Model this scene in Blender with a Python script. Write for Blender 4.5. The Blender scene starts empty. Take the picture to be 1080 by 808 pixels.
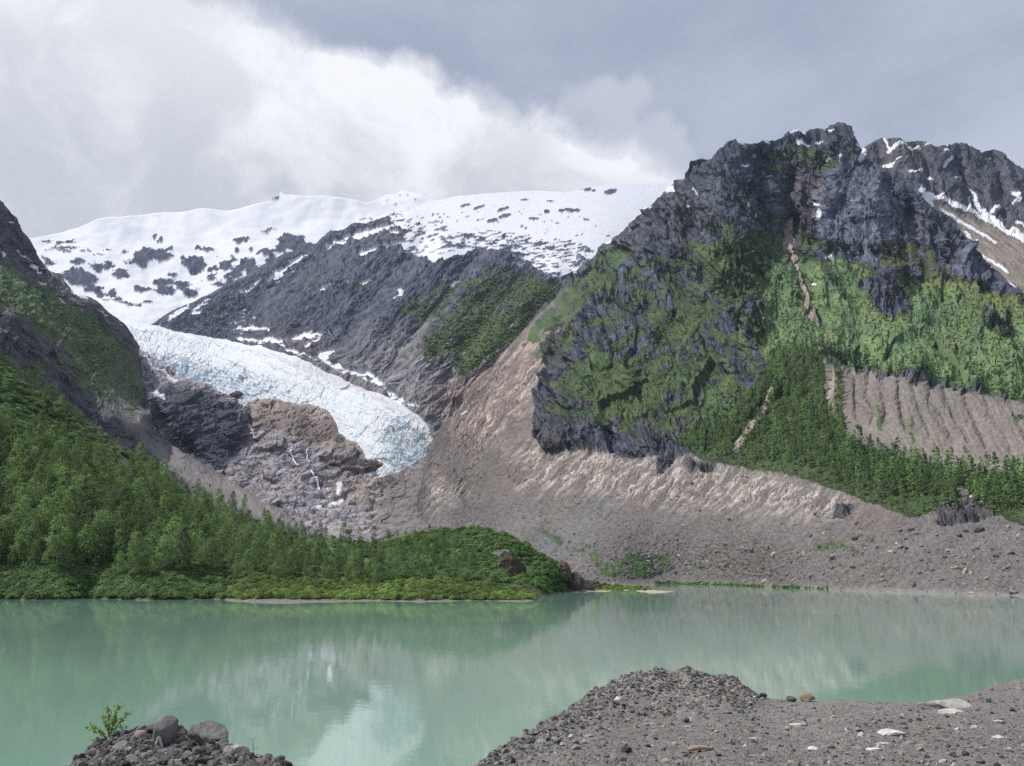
import bpy, bmesh, math, random
import numpy as np
from mathutils import Vector, Matrix, Euler
R_ = math.radians
rng = np.random.default_rng(7)
random.seed(7)
scene = bpy.context.scene
COL = scene.collection

# ------------------------------------------------------------------ camera
F = 847.0                      # focal length in pixels of a 1080 wide frame
PITCH = R_(13.2)
CAMZ = 12.0
cam = bpy.data.cameras.new('camera')
cam.sensor_width = 36.0
cam.lens = 36.0 * F / 1080.0
cam.clip_start = 0.1
cam.clip_end = 40000
camo = bpy.data.objects.new('camera', cam)
COL.objects.link(camo)
camo.location = (0, 0, CAMZ)
camo.rotation_euler = (R_(90) + PITCH, 0, 0)
scene.camera = camo

# ------------------------------------------------------------------ light
SUN_EL, SUN_AZ = 56.0, -88.0   # azimuth from +Y, negative = left
sd = Vector((math.sin(R_(SUN_AZ)) * math.cos(R_(SUN_EL)), math.cos(R_(SUN_AZ)) * math.cos(R_(SUN_EL)), math.sin(R_(SUN_EL))))
sun = bpy.data.lights.new('sun', 'SUN')
sun.energy = 4.2
sun.angle = R_(1.2)
sun.color = (1.0, 0.95, 0.88)
suno = bpy.data.objects.new('sun', sun)
COL.objects.link(suno)
suno.rotation_euler = sd.to_track_quat('Z', 'Y').to_euler()
suno.location = (0, 0, 300)

vs = scene.view_settings
vs.view_transform = 'Standard'
vs.look = 'None'
vs.exposure = 0.14
vs.gamma = 1.0
vs.use_curve_mapping = False
scene.cycles.max_bounces = 6
scene.cycles.diffuse_bounces = 2
scene.cycles.glossy_bounces = 2
scene.cycles.transmission_bounces = 2
scene.cycles.transparent_max_bounces = 6
scene.cycles.volume_bounces = 0
scene.cycles.use_denoising = False
scene.cycles.sample_clamp_indirect = 3.0


def ray(px, py):
    """direction with y component 1 for a picture position"""
    u = (404.0 - np.asarray(py, float)) / F
    x = (np.asarray(px, float) - 540.0) / F
    Y = math.cos(PITCH) - u * math.sin(PITCH)
    Z = math.sin(PITCH) + u * math.cos(PITCH)
    return x / Y, Z / Y


def at(px, py, Y):
    sx, sz = ray(px, py)
    return np.stack([sx * Y, np.ones_like(sx) * Y, CAMZ + sz * Y], -1)


def y_on(py, z=0.0):
    sx, sz = ray(540.0, py)
    return float((z - CAMZ) / sz)


def dirv(px, py):
    sx, sz = ray(px, py)
    v = Vector((float(sx), 1.0, float(sz)))
    v.normalize()
    return v


# world: Nishita sky with broken cloud
world = bpy.data.worlds.new('World')
scene.world = world
world.use_nodes = True
wt = world.node_tree
wt.nodes.clear()


class NT:
    def __init__(s, t):
        s.t = t

    def n(s, typ, **kw):
        nd = s.t.nodes.new(typ)
        for k, v in kw.items():
            setattr(nd, k, v)
        return nd

    def put(s, sock, v):
        if hasattr(v, 'is_linked') or isinstance(v, bpy.types.NodeSocket):
            s.t.links.new(v, sock)
        else:
            sock.default_value = v

    def math(s, op, a, b=0.0, c=0.0, clamp=False):
        nd = s.n('ShaderNodeMath', operation=op, use_clamp=clamp)
        s.put(nd.inputs[0], a)
        s.put(nd.inputs[1], b)
        if len(nd.inputs) > 2:
            s.put(nd.inputs[2], c)
        return nd.outputs[0]

    def vm(s, op, a, b=(0, 0, 0), sc=None):
        nd = s.n('ShaderNodeVectorMath', operation=op)
        s.put(nd.inputs[0], a)
        s.put(nd.inputs[1], b)
        if sc is not None:
            s.put(nd.inputs['Scale'], sc)
        return nd.outputs['Value'] if op in ('DOT_PRODUCT', 'LENGTH') else nd.outputs['Vector']

    def noise(s, vec, scale, detail=4, rough=0.55, dist=0.0, lac=2.0):
        nd = s.n('ShaderNodeTexNoise')
        if vec is not None:
            s.put(nd.inputs['Vector'], vec)
        nd.inputs['Scale'].default_value = scale
        nd.inputs['Detail'].default_value = detail
        nd.inputs['Roughness'].default_value = rough
        nd.inputs['Distortion'].default_value = dist
        nd.inputs['Lacunarity'].default_value = lac
        return nd.outputs['Fac']

    def ramp(s, fac, a, b, lo=0.0, hi=1.0, smooth=True):
        nd = s.n('ShaderNodeMapRange', interpolation_type='SMOOTHSTEP' if smooth else 'LINEAR')
        s.put(nd.inputs['Value'], fac)
        nd.inputs['From Min'].default_value = a
        nd.inputs['From Max'].default_value = b
        nd.inputs['To Min'].default_value = lo
        nd.inputs['To Max'].default_value = hi
        return nd.outputs['Result']

    def mix(s, fac, a, b, blend='MIX'):
        nd = s.n('ShaderNodeMix', data_type='RGBA', blend_type=blend)
        s.put(nd.inputs[0], fac)
        for sk, v in ((nd.inputs[6], a), (nd.inputs[7], b)):
            if isinstance(v, tuple) and len(v) == 3:
                v = v + (1.0,)
            s.put(sk, v)
        return nd.outputs[2]


W = NT(wt)
tc = W.n('ShaderNodeTexCoord')
D = W.vm('NORMALIZE', tc.outputs['Generated'])
sky = W.n('ShaderNodeTexSky', sky_type='NISHITA')
sky.sun_disc = False
sky.sun_elevation = R_(SUN_EL)
sky.sun_rotation = R_(SUN_AZ)
sky.dust_density = 2.0
bgs = W.n('ShaderNodeBackground')
wt.links.new(sky.outputs[0], bgs.inputs[0])
bgs.inputs[1].default_value = 0.09
# cloud bank edge: a great circle through two directions
da, db, dc = dirv(235, -10), dirv(690, 172), dirv(470, 95)
n1 = da.cross(db).normalized()
if n1.dot(dirv(100, 200)) < 0:
    n1 = -n1
warp = W.n('ShaderNodeTexNoise')
wt.links.new(D, warp.inputs['Vector'])
warp.inputs['Scale'].default_value = 7.0
warp.inputs['Detail'].default_value = 3.0
wv = W.vm('SCALE', W.vm('SUBTRACT', warp.outputs['Color'], (0.5, 0.5, 0.5)), sc=0.045)
D2 = W.vm('ADD', D, wv)
s1 = W.vm('DOT_PRODUCT', D2, tuple(n1))
big = W.math('MULTIPLY', W.math('SUBTRACT', W.noise(D2, 5.0, 3, 0.5), 0.5), 0.055)
puff = W.math('MULTIPLY', W.math('SUBTRACT', W.noise(D2, 15.0, 10, 0.60, 0.2), 0.5), 0.075)
edge = W.math('ADD', s1, W.math('ADD', big, puff))
bank = W.ramp(edge, -0.014, 0.024)
# brightness of the bank: brightest near the rim and in billows, greyer lower down
elev = W.n('ShaderNodeSeparateXYZ')
wt.links.new(D, elev.inputs[0])
bil = W.noise(D2, 6.0, 8, 0.58, 0.3)
rim = W.ramp(s1, 0.17, 0.0, 0.0, 0.30)
hi = W.ramp(elev.outputs['Z'], 0.41, 0.56, 0.0, 0.30)
bright = W.math('ADD', W.ramp(bil, 0.38, 0.64, 0.0, 0.72), W.math('ADD', rim, hi), clamp=True)
c_bank = W.mix(bright, (0.53, 0.555, 0.60), (0.90, 0.905, 0.93))
# high thin cover elsewhere, softly streaked
st = W.n('ShaderNodeMapping')
wt.links.new(D, st.inputs[0])
st.inputs['Scale'].default_value = (1.0, 1.0, 2.6)
soft = W.noise(st.outputs[0], 3.2, 6, 0.55, 0.25)
c_high = W.mix(W.ramp(soft, 0.3, 0.7), (0.35, 0.39, 0.49), (0.49, 0.53, 0.63))
# small pale cloud hugging the ridge
d3 = dirv(685, 162)
s3 = W.vm('DOT_PRODUCT', D2, tuple(d3))
small = W.math('MULTIPLY', W.ramp(W.math('ADD', s3, W.math('MULTIPLY', puff, 0.10)), 0.9945, 0.9995), 0.6)
lowc = W.ramp(elev.outputs['Z'], 0.52, 0.36, 0.0, 0.45)
c_high2 = W.mix(W.math('MAXIMUM', small, W.math('MULTIPLY', lowc, W.ramp(soft, 0.35, 0.6))), c_high, (0.66, 0.68, 0.74))
cloud = W.mix(bank, c_high2, c_bank)
bgc = W.n('ShaderNodeBackground')
wt.links.new(cloud, bgc.inputs[0])
bgc.inputs[1].default_value = 1.0
cover_fac = W.math('MAXIMUM', bank, 0.86)
mx = W.n('ShaderNodeMixShader')
wt.links.new(cover_fac, mx.inputs[0])
wt.links.new(bgs.outputs[0], mx.inputs[1])
wt.links.new(bgc.outputs[0], mx.inputs[2])
wo = W.n('ShaderNodeOutputWorld')
wt.links.new(mx.outputs[0], wo.inputs[0])
world.cycles.sampling_method = 'MANUAL'
world.cycles.sample_map_resolution = 512


# ------------------------------------------------------------------ helpers
def tag(o, label=None, cat=None, group=None, kind=None):
    if label: o['label'] = label
    if cat: o['category'] = cat
    if group: o['group'] = group
    if kind: o['kind'] = kind
    return o


_perm = np.random.default_rng(3).permutation(256)
_perm = np.concatenate([_perm, _perm])
_ga = np.random.default_rng(4).uniform(0, 2 * np.pi, 256)
_gx, _gy = np.cos(_ga), np.sin(_ga)


def perlin(x, y, seed=0):
    x = np.asarray(x, float) + seed * 37.31
    y = np.asarray(y, float) + seed * 17.77
    xi = np.floor(x).astype(np.int64)
    yi = np.floor(y).astype(np.int64)
    xf = x - xi
    yf = y - yi
    u = xf * xf * xf * (xf * (xf * 6 - 15) + 10)
    v = yf * yf * yf * (yf * (yf * 6 - 15) + 10)
    xi &= 255
    yi &= 255

    def g(ix, iy, dx, dy):
        h = _perm[_perm[ix & 255] + (iy & 255)]
        return _gx[h] * dx + _gy[h] * dy
    n00 = g(xi, yi, xf, yf)
    n10 = g(xi + 1, yi, xf - 1, yf)
    n01 = g(xi, yi + 1, xf, yf - 1)
    n11 = g(xi + 1, yi + 1, xf - 1, yf - 1)
    return ((n00 * (1 - u) + n10 * u) * (1 - v) + (n01 * (1 - u) + n11 * u) * v) * 1.5


def rot(px, py, ang, lx, ly):
    """picture-plane coordinates turned by ang degrees; lx along, ly across"""
    a = R_(ang)
    return (px * math.cos(a) - py * math.sin(a)) / lx, (px * math.sin(a) + py * math.cos(a)) / ly


def fbm(px, py, lx, ly=None, ang=0.0, octv=4, gain=0.5, seed=0):
    ly = ly or lx
    x, y = rot(px, py, ang, lx, ly)
    s = 0.0
    a = 1.0
    t = 0.0
    for i in range(octv):
        s = s + a * perlin(x, y, seed + i)
        t += a
        x, y, a = x * 2.03, y * 2.03, a * gain
    return s / t


def ridged(px, py, lx, ly=None, ang=0.0, octv=4, gain=0.5, seed=0):
    ly = ly or lx
    x, y = rot(px, py, ang, lx, ly)
    s = 0.0
    a = 1.0
    t = 0.0
    w = 1.0
    for i in range(octv):
        n = 1.0 - np.abs(perlin(x, y, seed + i)) * 2.0
        s = s + a * n * w
        w = np.clip(0.35 + n, 0.2, 1.0)
        t += a
        x, y, a = x * 2.1, y * 2.1, a * gain
    return s / t


_cx, _cy, _ch, _cg, _ck = (np.random.default_rng(9 + i).uniform(-1, 1, 256) for i in range(5))


def facet(px, py, lx, ly=None, ang=0.0, seed=0, tilt=1.1):
    """angular broken rock: every cell is a small tilted plane of its own"""
    ly = ly or lx
    x, y = rot(px, py, ang, lx, ly)
    x = x + seed * 13.7
    y = y + seed * 7.1
    xi = np.floor(x).astype(np.int64)
    yi = np.floor(y).astype(np.int64)
    best = np.full(np.shape(x), 9e9)
    out = np.zeros(np.shape(x))
    for i in (-1, 0, 1):
        for j in (-1, 0, 1):
            h = _perm[_perm[(xi + i) & 255] + ((yi + j) & 255)]
            dx = x - (xi + i + .5 + .45 * _cx[h])
            dy = y - (yi + j + .5 + .45 * _cy[h])
            d = dx * dx + dy * dy
            v = .6 * _ch[h] + tilt * (_cg[h] * dx + _ck[h] * dy)
            k = d < best
            best = np.where(k, d, best)
            out = np.where(k, v, out)
    return out


def rock_relief(px, py, s, stretch=1.6, ang=10.0, seed=0):
    wx_ = px + .16 * s * fbm(px, py, s, seed=seed + 5, octv=3)
    wy_ = py + .16 * s * fbm(px, py, s, seed=seed + 6, octv=3)
    r = facet(wx_, wy_, s, s * stretch, ang, seed)
    r = r + .55 * facet(wx_, wy_, s * .42, s * .42 * stretch, ang + 14, seed + 1)
    r = r + .30 * facet(wx_, wy_, s * .17, s * .17 * stretch * .8, ang - 9, seed + 2)
    return r


def sstep(a, b, x):
    t = np.clip((x - a) / (b - a), 0, 1)
    return t * t * (3 - 2 * t)


OX, OY, MW, MH = 220, 60, 1520, 1060


class Map:
    """a coarse land-cover map over the picture plane"""
    def __init__(s, v=0.0):
        s.a = np.full((MH, MW), float(v), np.float32)

    def poly(s, pts, val=1.0, mode='set'):
        p = np.array(pts, float) + (OX, OY)
        x0, y0 = np.maximum(np.floor(p.min(0)).astype(int), 0)
        x1, y1 = np.ceil(p.max(0)).astype(int) + 1
        x1, y1 = min(x1, MW), min(y1, MH)
        X, Y = np.meshgrid(np.arange(x0, x1) + .5, np.arange(y0, y1) + .5)
        ins = np.zeros(X.shape, bool)
        for i in range(len(p)):
            ax, ay = p[i]
            bx, by = p[(i + 1) % len(p)]
            if ay == by: continue
            c = ((ay > Y) != (by > Y)) & (X < (bx - ax) * (Y - ay) / (by - ay) + ax)
            ins ^= c
        sub = s.a[y0:y1, x0:x1]
        if mode == 'set': sub[ins] = val
        elif mode == 'max': sub[ins] = np.maximum(sub[ins], val)
        return s

    def stroke(s, pts, w, val=1.0, taper=False, fn=None):
        p = np.array(pts, float) + (OX, OY)
        m = w * 3 + 3 if fn else w + 3
        x0, y0 = np.maximum(np.floor(p.min(0) - m).astype(int), 0)
        x1, y1 = np.ceil(p.max(0) + m).astype(int)
        x1, y1 = min(x1, MW), min(y1, MH)
        X, Y = np.meshgrid(np.arange(x0, x1) + .5, np.arange(y0, y1) + .5)
        d = np.full(X.shape, 1e9)
        for i in range(len(p) - 1):
            a, b = p[i], p[i + 1]
            ab = b - a
            t = np.clip(((X - a[0]) * ab[0] + (Y - a[1]) * ab[1]) / max(ab @ ab, 1e-6), 0, 1)
            d = np.minimum(d, np.hypot(X - a[0] - t * ab[0], Y - a[1] - t * ab[1]))
        sub = s.a[y0:y1, x0:x1]
        if fn:
            sub += (fn(d / w) * val).astype(np.float32)
        else:
            k = np.clip(w + .5 - d, 0, 1).astype(np.float32)
            sub[:] = sub * (1 - k) + val * k
        return s

    def ell(s, cx, cy, rx, ry, val=1.0, ang=0.0):
        cx += OX
        cy += OY
        m = max(rx, ry) + 2
        x0, x1, y0, y1 = int(cx - m), int(cx + m) + 1, int(cy - m), int(cy + m) + 1
        X, Y = np.meshgrid(np.arange(x0, x1) + .5 - cx, np.arange(y0, y1) + .5 - cy)
        a = R_(ang)
        U, V = (X * math.cos(a) - Y * math.sin(a)) / rx, (X * math.sin(a) + Y * math.cos(a)) / ry
        k = np.clip((1.0 - np.hypot(U, V)) * min(rx, ry) + .5, 0, 1)
        sub = s.a[y0:y1, x0:x1]
        sub[:] = sub * (1 - k) + val * k
        return s

    def blur(s, r):
        for _ in range(2):
            for ax in (0, 1):
                n = int(r)
                if n < 1: continue
                pad = [(0, 0), (0, 0)]
                pad[ax] = (n + 1, n)
                c = np.cumsum(np.pad(s.a, pad, mode='edge'), axis=ax, dtype=np.float64)
                if ax == 0:
                    s.a = ((c[2 * n + 1:] - c[:-2 * n - 1]) / (2 * n + 1)).astype(np.float32)
                else:
                    s.a = ((c[:, 2 * n + 1:] - c[:, :-2 * n - 1]) / (2 * n + 1)).astype(np.float32)
        return s

    def __call__(s, px, py):
        x = np.clip(px + OX - .5, 0, MW - 1.01)
        y = np.clip(py + OY - .5, 0, MH - 1.01)
        xi, yi = x.astype(int), y.astype(int)
        fx, fy = x - xi, y - yi
        a = s.a
        return (a[yi, xi] * (1 - fx) + a[yi, xi + 1] * fx) * (1 - fy) + (a[yi + 1, xi] * (1 - fx) + a[yi + 1, xi + 1] * fx) * fy


class Depth:
    """thin-plate surface through (px, py, distance) survey points"""
    def __init__(s, pts, lam=1e-4):
        p = np.array(pts, float)
        s.c = p[:, :2] / 100.0
        n = len(p)
        K = s.k(np.hypot(*(s.c[:, None] - s.c[None]).transpose(2, 0, 1))) + np.eye(n) * lam
        Pm = np.c_[np.ones(n), s.c]
        A = np.block([[K, Pm], [Pm.T, np.zeros((3, 3))]])
        s.w = np.linalg.solve(A, np.r_[np.log(p[:, 2]), 0, 0, 0])

    @staticmethod
    def k(r):
        return np.where(r > 1e-9, r * r * np.log(np.maximum(r, 1e-9)), 0)

    def __call__(s, px, py):
        sh = np.shape(px)
        q = np.stack([np.ravel(px), np.ravel(py)], -1) / 100.0
        out = np.empty(len(q))
        for i in range(0, len(q), 60000):
            b = q[i:i + 60000]
            r = np.hypot(b[:, None, 0] - s.c[None, :, 0], b[:, None, 1] - s.c[None, :, 1])
            out[i:i + 60000] = s.k(r) @ s.w[:len(s.c)] + s.w[-3] + b @ s.w[-2:]
        return np.exp(out).reshape(sh)


def grid_faces(ny, nx):
    i = np.arange(ny * nx).reshape(ny, nx)
    return np.stack([i[1:, :-1], i[1:, 1:], i[:-1, 1:], i[:-1, :-1]], -1).reshape(-1, 4)


def mesh_np(name, V, Fc, mat=None, col=None, smooth=True, parent=None, mats=None, midx=None):
    """V (n,3); Fc (m,k) faces of one size"""
    me = bpy.data.meshes.new(name)
    n, k = len(Fc), Fc.shape[1]
    me.vertices.add(len(V))
    me.vertices.foreach_set('co', np.ascontiguousarray(V, np.float32).ravel())
    me.loops.add(n * k)
    me.loops.foreach_set('vertex_index', np.ascontiguousarray(Fc, np.int32).ravel())
    me.polygons.add(n)
    me.polygons.foreach_set('loop_start', np.arange(0, n * k, k, dtype=np.int32))
    me.polygons.foreach_set('use_smooth', np.full(n, smooth, bool))
    if midx is not None:
        me.polygons.foreach_set('material_index', np.ascontiguousarray(midx, np.int32))
    me.update(calc_edges=True)
    if col is not None:
        at_ = me.color_attributes.new('Col', 'FLOAT_COLOR', 'POINT')
        c = np.ones((len(V), 4), np.float32)
        c[:, :col.shape[1]] = col
        at_.data.foreach_set('color', c.ravel())
    for m in (mats or ([mat] if mat else [])):
        me.materials.append(m)
    o = bpy.data.objects.new(name, me)
    COL.objects.link(o)
    if parent: o.parent = parent
    return o


def normals(P):
    du = np.gradient(P, axis=1)
    dv = np.gradient(P, axis=0)
    n = np.cross(dv, du)
    n /= np.linalg.norm(n, axis=-1, keepdims=True) + 1e-9
    return n


class Layer:
    """a stretch of land: rows run from the skyline (0) down to the foot (1)"""
    def __init__(s, name, top, bot, x0, x1, step, depth, back=None, foot=None):
        s.name = name
        xs = np.arange(x0, x1 + step, step)
        tp = np.array(top, float)
        bp = np.array(bot, float)
        s.xs = xs
        s.tp = np.interp(xs, tp[:, 0], tp[:, 1])
        s.bp = np.interp(xs, bp[:, 0], bp[:, 1])
        ny = int(max((s.bp - s.tp).max() / step, 2))
        t = np.linspace(0, 1, ny)[:, None]
        s.PX = np.broadcast_to(xs[None], (ny, len(xs))).copy()
        s.PY = s.tp[None] + (s.bp - s.tp)[None] * t
        s.D = depth(s.PX, s.PY)
        s.P = at(s.PX, s.PY, s.D)
        s.m = s.D / F            # metres per pixel
        s.N = normals(s.P)
        s.back, s.foot = back, foot

    def displace(s, amp):
        s.P = s.P + s.N * (amp * s.m)[..., None]
        s.N2 = normals(s.P)

    def at(s, px, py):
        px = np.asarray(px, float)
        c = np.clip(np.interp(px, s.xs, np.arange(len(s.xs))), 0, len(s.xs) - 1)
        tp, bp = np.interp(px, s.xs, s.tp), np.interp(px, s.xs, s.bp)
        r = np.clip((py - tp) / np.maximum(bp - tp, 1e-3), 0, 1) * (len(s.P) - 1)
        return s.P[np.round(r).astype(int), np.round(c).astype(int)]

    def build(s, col, mat, smooth=True):
        P, C = s.P, col
        if s.back:               # the far side of the crest falls away
            dist, drop, k = s.back
            dirs = P[0] * (1, 1, 0)
            dirs /= np.linalg.norm(dirs, axis=-1, keepdims=True)
            rows = []
            for i in range(k, 0, -1):
                f = (i / k)
                rows.append(P[0] + dirs * dist * f - np.array([0, 0, 1]) * drop * (f ** 1.3))
            P = np.concatenate([np.array(rows), P], 0)
            C = np.concatenate([np.repeat(C[:1], k, 0), C], 0)
        if s.foot:               # carries on below the water
            dy, dz = s.foot
            last = P[-1] + np.array([0, -dy, -dz])
            P = np.concatenate([P, last[None]], 0)
            C = np.concatenate([C, C[-1:]], 0)
        ny, nx = P.shape[:2]
        s.ob = mesh_np(s.name, P.reshape(-1, 3), grid_faces(ny, nx), mat, C.reshape(-1, C.shape[-1]), smooth)
        tag(s.ob, kind='structure')
        return s.ob


def mat_new(name):
    m = bpy.data.materials.new(name)
    m.use_nodes = True
    t = m.node_tree
    b = t.nodes['Principled BSDF']
    b.inputs['Specular IOR Level'].default_value = 0.15
    b.inputs['Roughness'].default_value = 0.9
    return m, NT(t), b


def terrain_mat(name, scale, bump=0.4, dist=1.0, var=0.35):
    """land cover from the surveyed attribute, broken up with noise at the scale of stones"""
    m, T, b = mat_new(name)
    a = T.n('ShaderNodeVertexColor', layer_name='Col')
    g = T.n('ShaderNodeNewGeometry')
    nz = T.noise(g.outputs['Position'], scale, 5, 0.65)
    k = T.ramp(nz, 0.25, 0.75, 1 - var, 1 + var, smooth=False)
    c = T.n('ShaderNodeVectorMath', operation='SCALE')
    T.t.links.new(a.outputs['Color'], c.inputs[0])
    T.t.links.new(k, c.inputs['Scale'])
    T.t.links.new(c.outputs[0], b.inputs['Base Color'])
    bp = T.n('ShaderNodeBump')
    bp.inputs['Strength'].default_value = bump
    bp.inputs['Distance'].default_value = dist
    T.t.links.new(T.noise(g.outputs['Position'], scale * 0.7, 6, 0.7), bp.inputs['Height'])
    T.t.links.new(bp.outputs[0], b.inputs['Normal'])
    return m


def lerp(a, b, k):
    k = np.asarray(k)[..., None]
    return a * (1 - k) + np.asarray(b) * k


SNOW = np.array((0.68, 0.70, 0.75))

# ================================================================== THE LAND
far_mat = terrain_mat('far_ground', 0.07, 0.35, 3.0, 0.2)
mid_mat = terrain_mat('mountain_ground', 0.25, 0.35, 1.0, 0.22)
snow_mat = terrain_mat('snow_ground', 0.03, 0.15, 2.0, 0.04)
ice_mat = terrain_mat('ice', 0.08, 0.5, 3.0, 0.06)
ice_mat.node_tree.nodes['Principled BSDF'].inputs['Roughness'].default_value = 0.45

GREEN = np.array((0.078, 0.112, 0.056))
GREEN2 = np.array((0.024, 0.042, 0.026))


def green_col(px, py, seed=0, bright=1.0):
    k = np.clip(0.5 + 0.9 * fbm(px, py, 14, seed=60 + seed, octv=5, gain=.65), 0, 1)
    c = lerp(GREEN2 * np.ones(3), GREEN * bright, k)
    j = np.clip(0.5 + fbm(px, py, 45, seed=70 + seed), 0, 1)
    return c * lerp(np.array((1.15, 1.0, .8)), np.array((.94, 1.0, .98)), j)


# ---------------------------------------------------------------- ice field far behind
dI = Depth([(-80, 262, 4200), (0, 250, 4300), (60, 300, 3900), (150, 335, 3500), (200, 330, 3600), (100, 234, 4700), (150, 227, 5000),
            (200, 270, 4400), (300, 205, 5300), (430, 205, 6200), (430, 260, 4600), (300, 300, 4000), (760, 200, 6200), (250, 260, 4500),
            (100, 380, 3300), (700, 300, 4600), (350, 215, 5400), (60, 250, 4500)])
I_top = [(-120, 268), (0, 256), (35, 249), (60, 243), (100, 234), (130, 229), (150, 227), (200, 225.5), (235, 222), (262, 219), (285, 212),
         (292, 208), (297, 203), (301, 206), (312, 208), (340, 210), (365, 214), (385, 218), (392, 216), (400, 210), (408, 206), (416, 208),
         (424, 203), (431, 204), (440, 208), (452, 212), (470, 216), (760, 222)]
LI = Layer('snowfield', I_top, [(-120, 420), (760, 420)], -110, 760, 1.1, dI, back=(900, 500, 5))
px, py = LI.PX, LI.PY
mI = Map(0)
for e in [(50, 253, 8, 1.3, 8), (68, 254.5, 12, 2.4, 10), (66, 262, 26, 1.4, 2), (70, 267, 9, 1.6, -8), (90, 266, 6, 1.2, 0), (115, 264, 7, 1.2, 0),
          (130, 265, 7, 1.2, 0), (163, 248, 4, 1.6, 45), (169, 251, 6, 1.8, 25), (152, 270, 13, 8, 30), (165, 266, 11, 2.2, 15), (178, 262, 8, 1.5, 5),
          (172, 270, 12, 4.5, 5), (205, 277.5, 11, 8, 0), (191, 272, 3, 6, 0), (213, 260, 9, 2.4, -10), (222, 263, 3, 3, 0), (256, 253, 7, 5, 25),
          (250, 265, 4, 3.2, 0), (264, 265, 3, 4, 0), (247, 252, 2, 3, 0), (238, 281, 7, 6, 0), (246, 275, 4, 3, 0), (262, 281, 9, 6.5, 0),
          (82, 279, 9, 3, 8), (108, 281, 13, 3.6, 4), (128, 289, 8, 5, -5), (82, 293, 15, 8, 0), (95, 300, 5, 10, -30), (104, 307, 6, 6, -30),
          (150, 304, 10, 3.4, 0), (172, 294, 12, 4, 0), (174, 304, 12, 5, 0), (194, 297, 9, 3.5, -10), (192, 301, 5, 4, 0), (202, 307, 9, 3.5, 0),
          (223, 292, 6, 4.5, 0), (223, 282, 6, 2.6, 0), (234, 300, 7, 3, 0), (54, 279, 5, 3, 0), (47, 273, 6, 2, -20), (117, 307, 5, 3, 0),
          (123, 314, 7, 3.4, 0), (132, 320, 6, 1.6, 0), (144, 323, 8, 2, 0), (157, 320, 6, 1.6, 0), (245, 292, 11, 3, 5), (244, 300, 12, 3, 0),
          (182, 287, 8, 1.8, -10), (111, 316, 4, 1.6, 0), (140, 277, 6, 1.5, 0), (133, 276, 3, 1, 0), (103, 270, 5, 1, 0), (308, 256, 15, 11, -20),
          (297, 265, 8, 6, 10), (300, 250, 8, 7, 0), (316, 250, 6, 5, 0), (325, 262, 12, 6, -10), (283, 237, 9, 1.2, 5), (275, 239, 5, 1, 5),
          (288, 281, 7, 6, 0), (278, 270, 5, 5, 0), (270, 290, 10, 4, 0), (292, 209, 5.5, 1.5, 40), (286, 272, 6, 3, 0), (253, 286, 8, 3, 0),
          (408, 213, 3, 1, 60), (420, 209, 3, 1, 30), (430, 212, 4, 1, -40), (415, 218, 3, 1, 20), (437, 216, 3, 1, -30), (400, 218, 3, 1, 60), (426, 216, 2, 1, 50)]:
    mI.ell(*e[:4], 1.0, e[4])
mI.blur(1)
wx = px + 6 * fbm(px, py, 9, seed=1, octv=4)
wy = py + 3.5 * fbm(px, py, 7, seed=2, octv=4)
rk = mI(wx, wy) - .06 + .35 * fbm(px, py, 3.2, 1.8, seed=7, octv=2) + .85 * fbm(px, py, 8, 3.5, ang=-4, seed=5, octv=4, gain=.7) * sstep(246, 275, py) * sstep(345, 330, py) + .05 * sstep(255, 290, py)
rk = sstep(.36, .50, rk)
rc = lerp(np.array((.030, .040, .075)), np.array((.085, .095, .135)), np.clip(.5 + fbm(px, py, 5, seed=9, octv=3), 0, 1))
cI = lerp(SNOW * np.ones_like(px)[..., None], rc, rk)
LI.displace(13 * fbm(px, py, 110, 50, seed=3) + 2.6 * fbm(px, py, 40, 22, seed=4) * sstep(235, 275, py) + rk * (1.0 + 1.6 * rock_relief(px, py, 9, 1.2, 0, 6)) + .12 * fbm(px, py, 5, seed=8))
LI.build(cI, snow_mat)

# ---------------------------------------------------------------- middle ridge, with the bed of the glacier
ptsA = [(120, 330, 3300), (165, 337, 3250), (200, 340, 3200), (240, 357, 3050), (300, 300, 3300), (345, 250, 3800), (330, 372, 2500), (400, 300, 2950), (450, 214, 4100),
        (560, 203, 4300), (700, 193, 4600), (760, 190, 4700), (500, 320, 2650), (600, 260, 3400), (520, 380, 2200), (345, 388, 2400), (400, 411, 2100), (440, 436, 1900),
        (440, 360, 2350), (700, 300, 3500), (620, 300, 2900), (560, 360, 2400), (500, 420, 2050), (450, 520, 1650), (200, 400, 2800), (300, 420, 2250), (200, 500, 2300),
        (330, 420, 2200), (400, 460, 1880), (560, 500, 1900), (700, 420, 2800), (430, 224, 3950), (380, 232, 3900), (480, 250, 3500), (250, 320, 3250)]
dA0 = Depth(ptsA)
relA = Map(0)
gr = lambda d: np.exp(-d * d)
for pts, w, v in [([(430, 235), (400, 262), (350, 300), (290, 340)], 16, -.020), ([(470, 262), (430, 300), (395, 345), (370, 385)], 14, -.022),
                  ([(445, 262), (410, 300), (370, 345)], 10, .022), ([(530, 270), (480, 330), (440, 380)], 13, -.02), ([(505, 270), (455, 335), (410, 395)], 9, .022),
                  ([(585, 285), (540, 335), (500, 385)], 12, -.02), ([(560, 285), (510, 345), (470, 400)], 9, .018), ([(350, 262), (300, 300), (250, 335)], 9, .012)]:
    relA.stroke(pts, w, v, fn=gr)
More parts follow.
